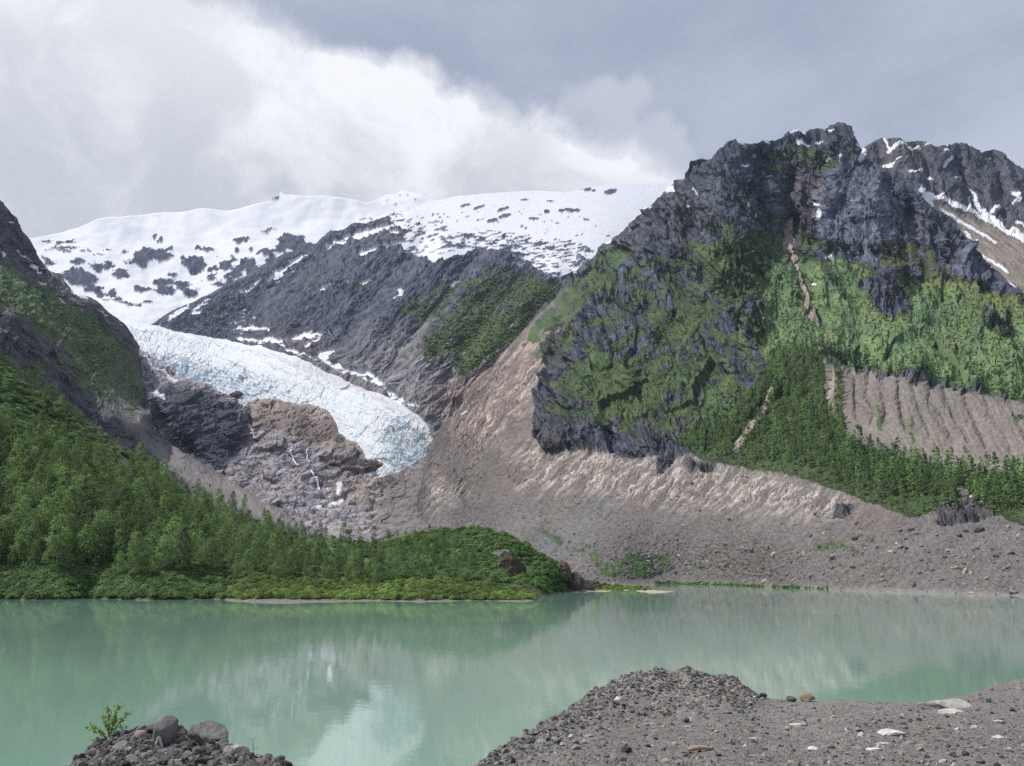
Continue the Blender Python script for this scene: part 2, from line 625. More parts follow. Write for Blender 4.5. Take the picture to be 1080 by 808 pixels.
A_top = [(120, 350), (150, 346), (162, 341), (172, 334), (185, 327), (200, 321), (222, 311), (240, 301), (262, 291), (275, 281), (286, 276), (300, 268), (315, 266), (330, 262), (341, 251), (350, 243),
         (366, 240), (380, 232), (398, 228), (410, 224), (430, 222), (440, 217), (450, 214), (480, 207), (520, 203.5), (560, 201), (600, 202.5), (625, 197), (640, 195.5), (700, 192), (760, 190)]
LA = Layer('mountain_ridge', A_top, [(120, 500), (470, 530), (760, 480)], 120, 745, 1.0, lambda x, y: dA0(x, y) * (1 + relA(x, y)), back=(900, 700, 5))
px, py = LA.PX, LA.PY
snA = Map(0)
snA.poly([(395, 215), (430, 216), (450, 208), (560, 190), (770, 180), (770, 330), (606, 292), (600, 286), (585, 290), (560, 282), (540, 285), (560, 262), (530, 258), (505, 262), (480, 275), (455, 280), (450, 262),
          (438, 264), (415, 258), (400, 264), (390, 240)], .86)
snA.poly([(510, 262), (545, 278), (585, 300), (605, 288), (600, 262)], .50)
snA.poly([(465, 250), (500, 243), (530, 245), (560, 252), (600, 252), (625, 262), (612, 285), (560, 262), (500, 262), (460, 268)], .54)
snA.poly([(640, 190), (770, 180), (770, 300), (640, 240), (600, 210)], 1.15)
snA.poly([(440, 208), (640, 190), (640, 212), (560, 213), (470, 216), (440, 219)], 1.08)
snA.poly([(398, 237), (418, 240), (444, 246), (446, 253), (425, 258), (400, 262), (392, 250)], .0)
snA.poly([(380, 236), (400, 231), (428, 229), (432, 236), (410, 240), (388, 243)], .12)
snA.poly([(430, 233), (445, 231), (441, 237), (430, 238)], .1)
snA.poly([(428, 240), (452, 236), (470, 250), (455, 272), (420, 272)], .58)
snA.stroke([(366, 253), (382, 248), (397, 244), (412, 239), (430, 235), (446, 231)], 2.6, .8)
snA.stroke([(345, 266), (356, 259), (366, 256)], 1.6, .8)
snA.stroke([(352, 243), (372, 238), (398, 230), (425, 224), (450, 219)], 3.0, .85)
snA.poly([(408, 226), (432, 222), (436, 232), (412, 236)], .62)
snA.stroke([(398, 262), (420, 260), (440, 258), (452, 268)], 2.4, .85)
snA.poly([(446, 228), (474, 226), (470, 272), (452, 268)], .72)
snA.poly([(548, 262), (606, 268), (600, 290), (580, 294), (556, 276)], .60)
for pts, w in [([(380, 269), (405, 262), (430, 257)], 2.6), ([(372, 258), (392, 248), (420, 244)], 1.8), ([(324, 314), (345, 305), (369, 301)], 1.8), ([(380, 301), (391, 299)], 1.6),
               ([(249, 348), (268, 346), (283, 347)], 1.5), ([(281, 357), (300, 361), (318, 357), (335, 353)], 1.8), ([(312, 353), (333, 352)], 1.3), ([(322, 366), (340, 356), (351, 355)], 1.8), ([(421, 305), (423, 312), (417, 316)], 2.0),
               ([(475, 302), (485, 297)], 2.0), ([(466, 297), (472, 297)], 1), ([(350, 372), (340, 380), (355, 388), (385, 398)], 3.2), ([(370, 378), (352, 388)], 2),
               ([(385, 392), (405, 408)], 2.6), ([(335, 375), (346, 372), (342, 382)], 2.6), ([(412, 420), (430, 432)], 1.6), ([(428, 429), (440, 428)], 1.3),
               ([(290, 290), (303, 282), (325, 268)], 1.6), ([(283, 299), (296, 291)], 1.8), ([(254, 311), (266, 305), (275, 298)], 1.6), ([(238, 313), (246, 309)], 1.2),
               ([(203, 330), (216, 319), (222, 314)], 1.4), ([(180, 334), (200, 324)], 2), ([(178, 338), (192, 330)], 1.4), ([(205, 333), (212, 329)], 1.2), ([(226, 338), (240, 333)], 1.0),
               ([(266, 321), (275, 319)], .9), ([(294, 329), (309, 325)], .9), ([(345, 262), (352, 256)], 1.5), ([(352, 257), (380, 246)], 1.4)]:
    snA.stroke(pts, w, .9)
snA.stroke([(250, 358), (285, 361), (325, 377), (345, 386), (372, 397), (402, 409), (424, 423), (443, 434)], 3.2, .55)
gl_band = [(120, 345), (165, 348), (200, 356), (240, 362), (280, 368), (325, 384), (345, 398), (370, 408), (400, 418), (425, 432), (445, 445), (462, 470), (440, 520), (120, 520)]
snA.blur(1)
wx = px + 3.5 * fbm(px, py, 9, seed=11) + 1.2 * fbm(px, py, 3, seed=13)
wy = py + 2.5 * fbm(px, py, 9, seed=12) + 1.0 * fbm(px, py, 3, seed=14)
strk = fbm(px, py, 12, 2.8, ang=10, seed=15, octv=4, gain=.65)
v = snA(wx, wy)
leftr = sstep(350, 300, px) * sstep(0, 12, py - np.interp(px, LA.xs, LA.tp)) * sstep(60, 25, py - np.interp(px, LA.xs, LA.tp))
sn = sstep(.46, .56, v + 1.15 * strk * sstep(1.12, .75, v) * sstep(.25, .5, v) + leftr * (.20 + 1.0 * fbm(px, py, 14, 2.6, ang=28, seed=17, gain=.6)) + sstep(320, 335, py) * sstep(395, 340, py + .1 * (px - 330)) * sstep(420, 380, px) * (.12 + .85 * fbm(px, py, 15, 2.4, ang=6, seed=16, gain=.6)))
rkE = Map(0)
for e in [(619, 198, 4.5, 4, 0), (626, 201, 3, 1.6, 0), (612, 199, 2, 1, 0), (644, 202, 7, 3, 12), (576, 223.5, 3.5, 2, 0), (592, 222.5, 3.5, 2, 0), (600, 222, 5, 2.2, -10), (608, 222, 4, 1.6, 0), (553, 211, 5, .9, 0), (580, 212.5, 4, .8, 0),
          (505, 219, 7, 1.4, 20), (490, 217, 6, 1.2, 15), (530, 221, 7, 1.6, 20), (532, 228, 7, 1.8, 15), (519, 233, 6, 1.8, 10), (563, 231, 6, 1.2, 0), (618, 232, 4, 1, 0)]:
    rkE.ell(*e[:4], 1., e[4])
sn = sn * (1 - sstep(.4, .6, rkE(px + 1.5 * fbm(px, py, 4, seed=18), py + 1 * fbm(px, py, 4, seed=19))))
vgA = Map(0)
vgA.poly([(450, 305), (480, 296), (520, 275), (560, 290), (605, 300), (640, 290), (600, 335), (560, 360), (525, 385), (500, 400), (478, 400), (440, 392), (440, 370), (450, 350), (420, 345), (415, 325)], .56)
vgA.poly([(490, 330), (560, 290), (600, 300), (585, 330), (540, 362), (500, 396), (478, 398), (500, 370), (470, 372)], .70)
vgA.poly([(318, 320), (350, 305), (392, 300), (400, 305), (350, 325), (322, 335)], .5)
vgA.poly([(180, 335), (260, 310), (330, 280), (350, 290), (300, 320), (230, 340)], .34)
vgA.blur(7)
vg = sstep(.44, .60, vgA(wx, wy) + .85 * fbm(px, py, 40, 6.5, ang=36, seed=21, octv=5, gain=.62))
vg *= (1 - sn)
# rock: slanting strata, browner towards the valley
st = fbm(px, py, 26, 4, ang=38, seed=23, octv=5, gain=.62)
base = lerp(np.array((.030, .037, .060)), np.array((.135, .145, .185)), np.clip(.45 + .8 * st + .5 * fbm(px, py, 5, seed=24, octv=3), 0, 1))
low = sstep(330, 395, py + .25 * (px - 400))
base = lerp(base, lerp(np.array((.085, .085, .097)), np.array((.36, .34, .35)), np.clip(.42 + 1.4 * st, 0, 1)), low * .85)
brn = Map(0)
brn.poly([(395, 230), (450, 240), (445, 255), (420, 262), (395, 262)], 1)
brn.poly([(250, 350), (330, 350), (345, 368), (330, 380), (280, 366)], .8)
brn.poly([(480, 400), (520, 380), (560, 350), (600, 335), (600, 420), (480, 440), (440, 430)], 1)
brn.blur(6)
base = lerp(base, base * np.array((1.35, 1.1, .98)), brn(px, py))
cA = lerp(base, green_col(px, py, 1) * 1.1, vg)
cA = lerp(cA, SNOW, sn)
ice_m = Map(0).poly(gl_band, 1.).blur(2)
rel = (7 * ridged(px, py, 70, 38, ang=48, seed=31, octv=3) + 2.6 * ridged(px, py, 30, 13, ang=40, seed=32, octv=4) + 1.3 * rock_relief(px, py, 11, .35, 40, 33) + 2.4 * st) * (1 - .55 * vg) * (1 - .65 * sn) * (1 - .6 * sstep(1.0, 1.1, v))
rel = rel * (1 - .9 * ice_m(px, py)) + vg * 1.6 * np.abs(fbm(px, py, 7, 5, ang=30, seed=35)) * 2
rel *= (sstep(198, 250, py + .05 * px) * .75 + .25) * (1 - .85 * sn)
rel *= 1 - .8 * sstep(.45, .58, v)
rel = rel * (.3 + .7 * sstep(0, 10, py - np.interp(px, LA.xs, LA.tp)))
LA.displace(rel)
LA.build(cA, far_mat, False)

# ---------------------------------------------------------------- glacier tongue
G_top = [(118, 339), (135, 338.5), (165, 343), (200, 351), (240, 357), (262, 362), (280, 364), (300, 371), (325, 379), (345, 390), (370, 401), (400, 412), (420, 425), (440, 435), (452, 448), (459, 462), (461, 468)]
G_bot = [(118, 440), (250, 460), (345, 500), (392, 520), (412, 512), (436, 500), (452, 484), (459, 472), (461, 468.5)]


def dG(x, y):
    tp = np.interp(x, *np.array(G_top).T)
    d = np.clip((y - tp) / 6.0, 0, 1)
    e = np.clip((461 - x) / 9.0, 0, 1)
    dome = np.sqrt(np.clip(1 - (1 - d) ** 2, 0, 1)) * np.sqrt(np.clip(1 - (1 - e) ** 2, 0, 1))
    return dA0(x, y) * (1.006 - .022 * dome + .006 * fbm(x, y, 30, 14, ang=-24, seed=142, octv=3))


LG = Layer('glacier', G_top, G_bot, 118, 461, .7, dG, back=(120, 160, 3))
px, py = LG.PX, LG.PY
top = np.interp(px, LG.xs, LG.tp)
dn = py - top
crev = ridged(px + 10 * fbm(px, py, 40, seed=41), py, 11, 4.0, ang=42, seed=42, octv=4, gain=.62)
crev2 = ridged(px, py + 6 * fbm(px, py, 30, seed=44), 6, 15, ang=18, seed=43, octv=3)
icefall = sstep(20, 45, dn) * sstep(330, 250, px) + sstep(385, 425, px) * sstep(8, 26, dn) * .8 + .35
band = sstep(2, 8, dn)
flow = fbm(px, py, 60, 5, ang=-22, seed=45, octv=4)
sweep = fbm(px, py, 90, 12, ang=-26, seed=49, octv=5, gain=.6)
jag = rock_relief(px, py, 7, 1.9, -24, 141) + 1.3 * rock_relief(px, py, 17, .6, 40, 144)
LG.displace(band * ((2.2 * crev + 1.7 * jag) * icefall + 1.6 * flow + 2.2 * sweep))
blue = np.clip(.18 - .75 * (crev - .2) + 1.1 * fbm(px, py, 26, 14, ang=20, seed=47, octv=4) + .45 * icefall - .25, 0, 1) * band
dirt = np.clip(.9 * fbm(px, py, 70, 7, ang=-24, seed=48, octv=5, gain=.65) + .55 * sstep(18, 4, dn) * sstep(250, 330, px) - .02, 0, 1)
cG = lerp(np.array((.64, .685, .73)) * np.ones_like(px)[..., None], np.array((.36, .54, .66)), blue * .55)
cG = lerp(cG, np.array((.50, .49, .48)), np.clip(dirt * 1.5 + .12, 0, .7))
cG = lerp(cG, SNOW, sstep(7, 2, dn) * .8)
LG.build(cG, ice_mat, False)

# ---------------------------------------------------------------- ice-worn rock steps under the glacier
dK0 = Depth([(120, 350, 2300), (120, 400, 1900), (155, 372, 2200), (190, 397, 2000), (250, 427, 1900), (200, 420, 1780), (165, 440, 1640), (200, 490, 1600), (250, 480, 1600), (258, 440, 1780), (266, 424, 2000), (147, 380, 2080), (150, 405, 1880), (220, 496, 1520), (266, 524, 1420), (340, 430, 1950), (300, 434, 1880),
             (300, 446, 1770), (345, 450, 1780), (350, 462, 1720), (300, 470, 1620), (395, 476, 1700), (390, 490, 1620), (300, 510, 1450), (340, 535, 1350), (250, 520, 1450), (430, 500, 1650), (460, 482, 1720), (420, 540, 1300), (360, 560, 1200),
             (480, 540, 1250), (520, 520, 1350), (200, 600, 1100), (520, 600, 950), (300, 600, 1000), (520, 470, 1800)])
relK = Map(0)
for pts, w, v in [([(262, 432), (263, 450), (268, 468)], 7, .03), ([(357, 440), (362, 462), (380, 468)], 6, .02), ([(165, 432), (180, 455), (205, 478), (235, 500)], 7, .02), ([(200, 412), (235, 428), (246, 455)], 10, -.025), ([(300, 480), (320, 500), (350, 520)], 7, .015),
                  ([(470, 500), (480, 520), (470, 540)], 9, -.02), ([(260, 500), (240, 520)], 9, -.01), ([(345, 480), (385, 482)], 9, -.02)]:
    relK.stroke(pts, w, v, fn=gr)
K_top = [(120, 362), (142, 364), (155, 373), (169, 385), (180, 390), (191, 398), (203, 402), (215, 405), (228, 411), (240, 417), (248, 421), (253, 427), (256, 430), (262, 425), (272, 423), (285, 421), (298, 423), (310, 425), (325, 426), (335, 429), (345, 433), (350, 441),
         (354, 452), (357, 461), (366, 465), (376, 467), (383, 476), (388, 490), (394, 503), (405, 503), (418, 500), (432, 494), (446, 487), (454, 478), (461, 471), (475, 474), (520, 500)]
LK = Layer('rock_slope', K_top, [(120, 600), (520, 620)], 120, 520, .75, lambda x, y: dK0(x, y) * (1 + relK(x, y)), back=(60, 25, 3))
px, py = LK.PX, LK.PY
tA, tB, tC, tD = (Map(0) for _ in range(4))
tA.poly([(150, 425), (170, 410), (200, 412), (235, 425), (250, 432), (259, 445), (261, 470), (252, 488), (235, 500), (215, 497), (185, 475), (160, 455)], 1).blur(3)          # dark cliff
tB.poly([(252, 425), (262, 420), (350, 430), (356, 460), (400, 470), (400, 486), (345, 478), (300, 460), (262, 440)], 1).poly([(345, 520), (395, 505), (440, 490), (520, 490), (520, 520), (400, 545)], .8).blur(3)  # tan
tC.poly([(262, 444), (300, 440), (352, 444), (356, 466), (330, 468), (300, 458), (265, 452)], 1).poly([(350, 482), (385, 486), (390, 498), (360, 502), (340, 495)], .8).blur(2)  # front of the second step
tD.poly([(400, 540), (415, 505), (460, 480), (520, 480), (520, 620), (400, 620)], 1).blur(5)
wx = px + 3 * fbm(px, py, 10, seed=51)
wy = py + 3 * fbm(px, py, 10, seed=52)
stK = fbm(px, py, 26, 3.4, ang=9, seed=53, octv=5, gain=.66)
base = lerp(np.array((.10, .095, .108)), np.array((.44, .405, .43)), np.clip(.5 + 1.2 * stK, 0, 1))
base = lerp(base, lerp(np.array((.17, .14, .125)), np.array((.36, .31, .27)), np.clip(.5 + 1.2 * stK, 0, 1)), tB(wx, wy) * .85)
base = lerp(base, np.array((.17, .14, .135)) * (1 + .5 * stK[..., None]), tC(wx, wy) * .8)
base = lerp(base, np.array((.060, .064, .088)) * (1 + 1.1 * stK[..., None]), tA(wx, wy) * .95)
base = lerp(base, np.array((.160, .143, .145)) * (1 + .9 * stK[..., None]), tD(wx, wy) * .85)
snK = Map(0)
for pts, w in [([(150, 378), (160, 387), (171, 393), (187, 401)], 1.3), ([(159, 417), (172, 421)], 2.2), ([(158, 422), (164, 420)], 3), ([(148, 426), (156, 430)], 1.3), ([(357, 513), (360, 518), (357, 522)], 1.8), ([(348, 533), (356, 530), (362, 527)], 1.5), ([(333, 538), (345, 539)], 1.4), ([(395, 504), (410, 502)], .8)]:
    snK.stroke(pts, w, 1.)
snk = sstep(.35, .6, snK(px + 1.2 * fbm(px, py, 4, seed=54), py + fbm(px, py, 4, seed=55)))
vK = Map(0).ell(165, 431, 5, 2.5).ell(185, 452, 4, 2.6).ell(176, 446, 3, 2).blur(1)
cK = lerp(base, green_col(px, py, 3), sstep(.4, .6, vK(wx, wy)))
cK = lerp(cK, SNOW, snk)
LK.displace((4.5 * ridged(px, py, 40, 22, ang=10, seed=56, octv=2) + 1.4 * ridged(px, py, 17, 7, ang=12, seed=57, octv=4, gain=.6) + 3.2 * rock_relief(px, py, 22, .45, 12, 150) * (1 - .3 * tD(px, py)) + 1.2 * stK + tA(px, py) * 2.4 * ridged(px, py, 9, 16, ang=12, seed=58, octv=3)) * (.4 + .6 * sstep(0, 7, py - np.interp(px, LK.xs, LK.tp))) * (1 - .4 * tD(px, py)))
LK.build(cK, far_mat, False)

# ---------------------------------------------------------------- slope on the left
dL0 = Depth([(-150, 60, 1150), (-60, 150, 1200), (0, 213, 1350), (48, 282, 1550), (100, 316, 1700), (147, 380, 2060), (150, 405, 1860), (153, 429, 1690), (165, 458, 1600), (190, 475, 1540), (220, 494, 1500), (0, 330, 850), (0, 400, 700), (100, 420, 1150), (150, 440, 1400), (266, 521, 1400),
             (100, 500, 900), (-150, 400, 500), (330, 600, 1000), (50, 350, 1120), (-80, 300, 850), (200, 600, 900), (0, 600, 600), (-150, 600, 500), (60, 440, 880)])
relL = Map(0)
for pts, w, v in [([(0, 235), (20, 262), (40, 300), (75, 330)], 10, -.02), ([(48, 290), (80, 318), (118, 345)], 8, -.018), ([(60, 300), (90, 330), (130, 372)], 6, .012), ([(0, 330), (30, 365), (50, 400)], 12, .03), ([(20, 335), (60, 370), (95, 410), (115, 440)], 12, -.035), ([(0, 300), (40, 335)], 10, -.015),
                  ([(85, 400), (110, 440), (150, 475)], 8, .025), ([(140, 400), (150, 430)], 8, -.01)]:
    relL.stroke(pts, w, v, fn=gr)
L_top = [(-150, 30), (-60, 140), (-20, 190), (0, 213), (8, 223), (16, 231), (22, 243), (28, 250), (36, 262), (41, 270), (46, 279), (50, 286), (63, 290), (72, 303), (82, 312), (92, 313), (101, 317), (110, 326), (117, 333), (124, 337), (131, 343), (138, 351), (143, 362), (147, 380),
         (150, 405), (153, 427), (158, 442), (165, 457), (178, 468), (190, 476), (205, 485), (220, 494), (239, 505), (266, 521), (300, 540), (330, 560)]
LL = Layer('hillside', L_top, [(-150, 600), (330, 620)], -150, 330, .9, lambda x, y: dL0(x, y) * (1 + relL(x, y)), back=(200, 160, 4))
px, py = LL.PX, LL.PY
vL = Map(0)
vL.poly([(-150, 240), (0, 288), (20, 293), (40, 305), (60, 318), (75, 323), (92, 330), (108, 342), (126, 364), (146, 385), (152, 402), (145, 425), (120, 408), (98, 388), (75, 366), (50, 347), (20, 330), (0, 322), (-150, 260)], .95)
vL.poly([(-150, 270), (0, 325), (20, 350), (45, 385), (60, 420), (0, 390), (-150, 330)], .62)
vL.poly([(20, 330), (50, 347), (98, 388), (145, 425), (150, 440), (110, 425), (80, 400), (45, 365)], .72)
vL.poly([(0, 330), (24, 350), (34, 388), (12, 385), (0, 372)], .15)
vL.poly([(-150, 330), (0, 372), (50, 410), (100, 450), (180, 520), (330, 600), (330, 620), (-150, 620)], .95)
vL.poly([(38, 338), (62, 360), (90, 390), (110, 420), (120, 448), (90, 430), (65, 402), (50, 372)], .50)
vL.poly([(95, 385), (125, 410), (150, 440), (146, 450), (115, 425)], .5)
vL.poly([(0, 258), (30, 285), (60, 305), (60, 315), (0, 288)], .50)
vL.blur(4)
wx = px + 5 * fbm(px, py, 13, seed=61)
wy = py + 4 * fbm(px, py, 13, seed=62)
vv = vL(wx, wy)
vg = sstep(.40, .58, vv + .5 * fbm(px, py, 22, 7, ang=-40, seed=63, octv=4, gain=.6))
rkc = fbm(px, py, 22, 5, ang=-48, seed=64, octv=5, gain=.62)
base = lerp(np.array((.035, .037, .048)), np.array((.175, .165, .170)), np.clip(.5 + 1.2 * rkc, 0, 1))
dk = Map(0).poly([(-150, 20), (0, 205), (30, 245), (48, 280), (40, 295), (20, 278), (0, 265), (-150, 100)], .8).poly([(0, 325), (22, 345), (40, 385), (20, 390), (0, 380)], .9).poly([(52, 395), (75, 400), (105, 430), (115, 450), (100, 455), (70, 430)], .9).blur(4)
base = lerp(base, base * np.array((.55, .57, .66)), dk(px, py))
lt = Map(0).poly([(110, 400), (150, 440), (165, 462), (200, 485), (266, 521), (320, 560), (260, 545), (180, 500), (120, 440)], 1).blur(4)
base = lerp(base, np.array((.225, .205, .205)) * (1 + .35 * rkc[..., None]), lt(px, py) * .85)
snL = Map(0)
for pts, w in [([(19, 264), (30, 276)], .9), ([(32, 281), (40, 290)], 1.2), ([(43, 285), (52, 294)], 1.0), ([(38, 300), (46, 302)], .8), ([(76, 307), (90, 315)], 1.8), ([(103, 329), (111, 333)], .9), ([(143, 356), (151, 362)], 2.2), ([(60, 318), (66, 322)], .5), ([(8, 235), (10, 236)], .6), ([(0, 267), (3, 271)], 1)]:
    snL.stroke(pts, w, 1.)
sn = sstep(.35, .6, snL(px + 1.5 * fbm(px, py, 4, seed=66), py + fbm(px, py, 4, seed=67)))
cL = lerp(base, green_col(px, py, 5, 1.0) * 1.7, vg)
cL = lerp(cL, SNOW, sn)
LL.displace(((5 * ridged(px, py, 50, 24, ang=-45, seed=68, octv=3) + 1.5 * ridged(px, py, 18, 8, ang=-50, seed=69, octv=4) + 2.6 * rock_relief(px, py, 12, 2.0, 35, 160)) * (1 - .5 * vg) + vg * 2.6 * np.abs(fbm(px, py, 9, 6, ang=-35, seed=71, octv=3)) * 2) * (1 - .7 * lt(px, py)) * (.35 + .65 * sstep(0, 8, py - np.interp(px, LL.xs, LL.tp))))
LL.build(cL, mid_mat, False)

# ---------------------------------------------------------------- far ridge on the right, with the snow ramp
dF = Depth([(895, 160, 3000), (960, 148, 3000), (1045, 160, 3000), (1150, 205, 2900), (1300, 260, 2700), (970, 205, 2600), (1080, 255, 2350), (1080, 310, 2000), (1000, 190, 2850), (1060, 225, 2600), (940, 200, 2750), (880, 260, 2600), (960, 330, 2200), (1200, 400, 1700), (1000, 420, 1900), (1300, 400, 1650)])
relF = Map(0)
for pts, w, v in [([(935, 148), (950, 180), (965, 205)], 9, -.02), ([(985, 155), (1000, 190), (1010, 215)], 8, -.02), ([(1015, 155), (1035, 195), (1060, 230)], 10, -.022), ([(1060, 175), (1075, 215), (1090, 240)], 9, -.02), ([(1000, 152), (1015, 185), (1025, 215)], 5, .02), ([(965, 150), (978, 185)], 6, .018), ([(1045, 165), (1060, 205)], 6, .018)]:
    relF.stroke(pts, w, v, fn=gr)
F_top = [(880, 175), (900, 165), (912, 156), (922, 150), (928, 145), (935, 147), (942, 148), (950, 147), (955, 150), (965, 149), (975, 150), (985, 154), (998, 156), (1005, 153), (1013, 151.5), (1019, 152), (1026, 156), (1035, 159), (1042, 159), (1047, 158), (1056, 162), (1064, 168), (1070, 174), (1077, 177), (1084, 186), (1110, 196), (1150, 215), (1300, 270)]
LF = Layer('far_ridge', F_top, [(880, 420), (1300, 470)], 882, 1290, .95, lambda x, y: dF(x, y) * (1 + relF(x, y)), back=(400, 300, 4))
px, py = LF.PX, LF.PY
sF = Map(0)
for pts, w in [([(970, 204), (980, 209), (993, 211), (1013, 219), (1033, 227), (1053, 237), (1085, 256), (1140, 285)], 2.7), ([(1022, 198), (1027, 208), (1030, 216), (1040, 225), (1060, 236)], 2.6), ([(993, 222), (1013, 234), (1030, 244), (1050, 256)], 1.3), ([(1018, 245), (1026, 257)], 1.6),
               ([(1034, 270), (1048, 277), (1063, 287)], 1.2), ([(1050, 292), (1075, 307)], 1.5), ([(1069, 238), (1085, 247)], 1.3), ([(933, 147), (939, 159)], 1.3), ([(937, 160), (949, 153)], 2.1), ([(931, 180), (941, 175)], 2.3), ([(944, 174), (948, 171)], 1),
               ([(959, 187), (971, 182)], 2), ([(942, 190), (947, 188)], 1.5), ([(954, 152), (964, 159), (973, 165)], 1.0), ([(976, 155), (982, 151)], .8), ([(1001, 167), (995, 176)], 1.9), ([(992, 162), (998, 164)], 1.2), ([(1007, 165), (1010, 163)], 1.1), ([(1045, 222), (1053, 218)], 1.6), ([(979, 189), (983, 192)], 1.4),
               ([(1004, 190), (1006, 191)], .8), ([(1070, 207), (1073, 210)], 1.5), ([(1076, 177), (1082, 180)], 1), ([(907, 155), (911, 163)], 3), ([(975, 208), (983, 217)], 1.8), ([(1068, 215), (1075, 212)], 1)]:
    sF.stroke(pts, w, 1.)
sn = sstep(.34, .6, sF(px + 2.2 * fbm(px, py, 6, seed=81), py + 1.4 * fbm(px, py, 5, seed=82)) + .5 * fbm(px, py, 9, 2, ang=-30, seed=83) * sstep(200, 215, py - .25 * (px - 970)) * .9)
ramp = Map(0).poly([(968, 204), (1010, 225), (1060, 240), (1300, 340), (1300, 470), (960, 420), (985, 230)], 1).blur(3)
stF = fbm(px, py, 24, 3.2, ang=-34, seed=84, octv=5, gain=.6)
vrt = fbm(px, py, 5, 22, ang=12, seed=85, octv=4, gain=.6)
base = lerp(np.array((.030, .034, .048)), np.array((.115, .12, .145)), np.clip(.45 + 1.1 * vrt, 0, 1))
rb = Map(0).poly([(925, 150), (960, 150), (985, 158), (975, 175), (950, 185), (930, 178)], .8).blur(5)
base = lerp(base, np.array((.14, .11, .095)) * (1 + .7 * vrt[..., None]), rb(px, py) * .5)
base = lerp(base, lerp(np.array((.15, .13, .115)), np.array((.27, .235, .20)), np.clip(.5 + 1.3 * stF, 0, 1)), ramp(px, py))
cF = lerp(base, SNOW, sn)
LF.displace((6 * ridged(px, py, 26, 60, ang=12, seed=86, octv=3) + 3.4 * rock_relief(px, py, 14, 1.8, 10, 170)) * (1 - .85 * ramp(px, py)) * (.45 + .55 * sstep(0, 8, py - np.interp(px, LF.xs, LF.tp))) + ramp(px, py) * 1.2 * stF * 2)
LF.build(cF, far_mat, False)

# ---------------------------------------------------------------- the mountain on the right and its scree down to the lake
R_shore = [(440, 620.5), (560, 618), (640, 616.5), (690, 616), (760, 617), (885, 622), (940, 624), (1000, 626), (1080, 628.5), (1250, 635)]
ptsR = [(x, y, y_on(y)) for x, y in R_shore if x > 600]
ptsR += [(560, 618, 830), (440, 620, 900), (480, 600, 1000), (560, 590, 930), (640, 560, 880), (800, 560, 700), (900, 560, 610), (1000, 560, 545), (1080, 560, 510), (1250, 560, 450),
         (440, 540, 1200), (500, 480, 1500), (560, 500, 1270), (640, 500, 1070), (720, 500, 950), (800, 500, 850), (900, 500, 730), (1000, 500, 650), (1080, 500, 610), (1250, 500, 530),
         (450, 440, 1850), (500, 400, 2060), (560, 420, 1720), (640, 430, 1330), (720, 430, 1170), (800, 430, 1010), (880, 430, 880), (1000, 440, 770), (1080, 450, 710),
         (870, 380, 985), (960, 399, 905), (1080, 425, 830), (1250, 465, 700), (900, 360, 1120), (1000, 380, 1030), (1080, 400, 950),
         (560, 340, 2350), (610, 284, 2600), (660, 230, 2450), (640, 330, 1850), (700, 350, 1520), (770, 350, 1320), (850, 330, 1330), (950, 320, 1370), (1050, 330, 1280), (1080, 313, 1400), (1250, 350, 1250),
         (700, 198, 2300), (770, 150, 2050), (770, 250, 1680), (840, 250, 1790), (880, 272, 1600), (960, 292, 1500), (1020, 292, 1500), (885, 132, 1950), (900, 200, 1760), (960, 200, 1760), (1010, 250, 1650), (835, 180, 1960), (600, 320, 2150), (520, 440, 1750)]
dR0 = Depth(ptsR)
relR = Map(0)
lap = lambda d: np.exp(-np.abs(d) * 1.3)
for pts, w, v in [([(775, 148), (765, 200), (772, 270), (792, 325), (808, 385), (785, 430)], 22, -.055), ([(812, 262), (808, 300), (822, 350), (826, 372)], 13, .02),
                  ([(720, 190), (690, 250), (660, 320), (615, 400), (572, 465)], 26, -.035), ([(740, 200), (728, 260), (720, 320), (690, 380), (655, 430)], 14, .012), ([(700, 330), (668, 390), (640, 440)], 9, -.018),
                  ([(835, 195), (836, 245), (846, 300), (862, 345)], 12, .035), ([(892, 136), (882, 180), (868, 225), (858, 262)], 13, -.035), ([(905, 160), (905, 200), (900, 260)], 8, -.012),
                  ([(935, 192), (940, 225), (950, 262)], 8, .012), ([(960, 196), (990, 235), (1018, 272), (1050, 310), (1100, 345)], 10, -.03), ([(925, 178), (918, 215), (925, 262), (935, 290)], 14, -.012),
                  ([(960, 225), (968, 262), (975, 285)], 6, .018), ([(860, 150), (850, 190), (845, 215)], 8, -.015), ([(800, 165), (802, 215), (815, 255)], 9, .03),
                  ([(560, 460), (575, 470), (610, 462), (640, 445)], 8, -.02), ([(660, 470), (690, 465), (712, 460)], 8, -.02),
                  ([(940, 290), (955, 320), (965, 340)], 9, -.02), ([(890, 280), (910, 310), (950, 350)], 7, -.012), ([(1010, 290), (1040, 330)], 8, -.015), ([(970, 300), (1010, 335)], 8, .012),
                  ([(640, 262), (610, 310), (570, 352)], 10, -.015), ([(600, 335), (560, 390), (520, 440)], 9, -.014), ([(560, 345), (525, 400), (490, 440)], 8, .012),
                  ([(470, 500), (485, 530)], 8, -.012)]:
    relR.stroke(pts, w, v, fn=gr)
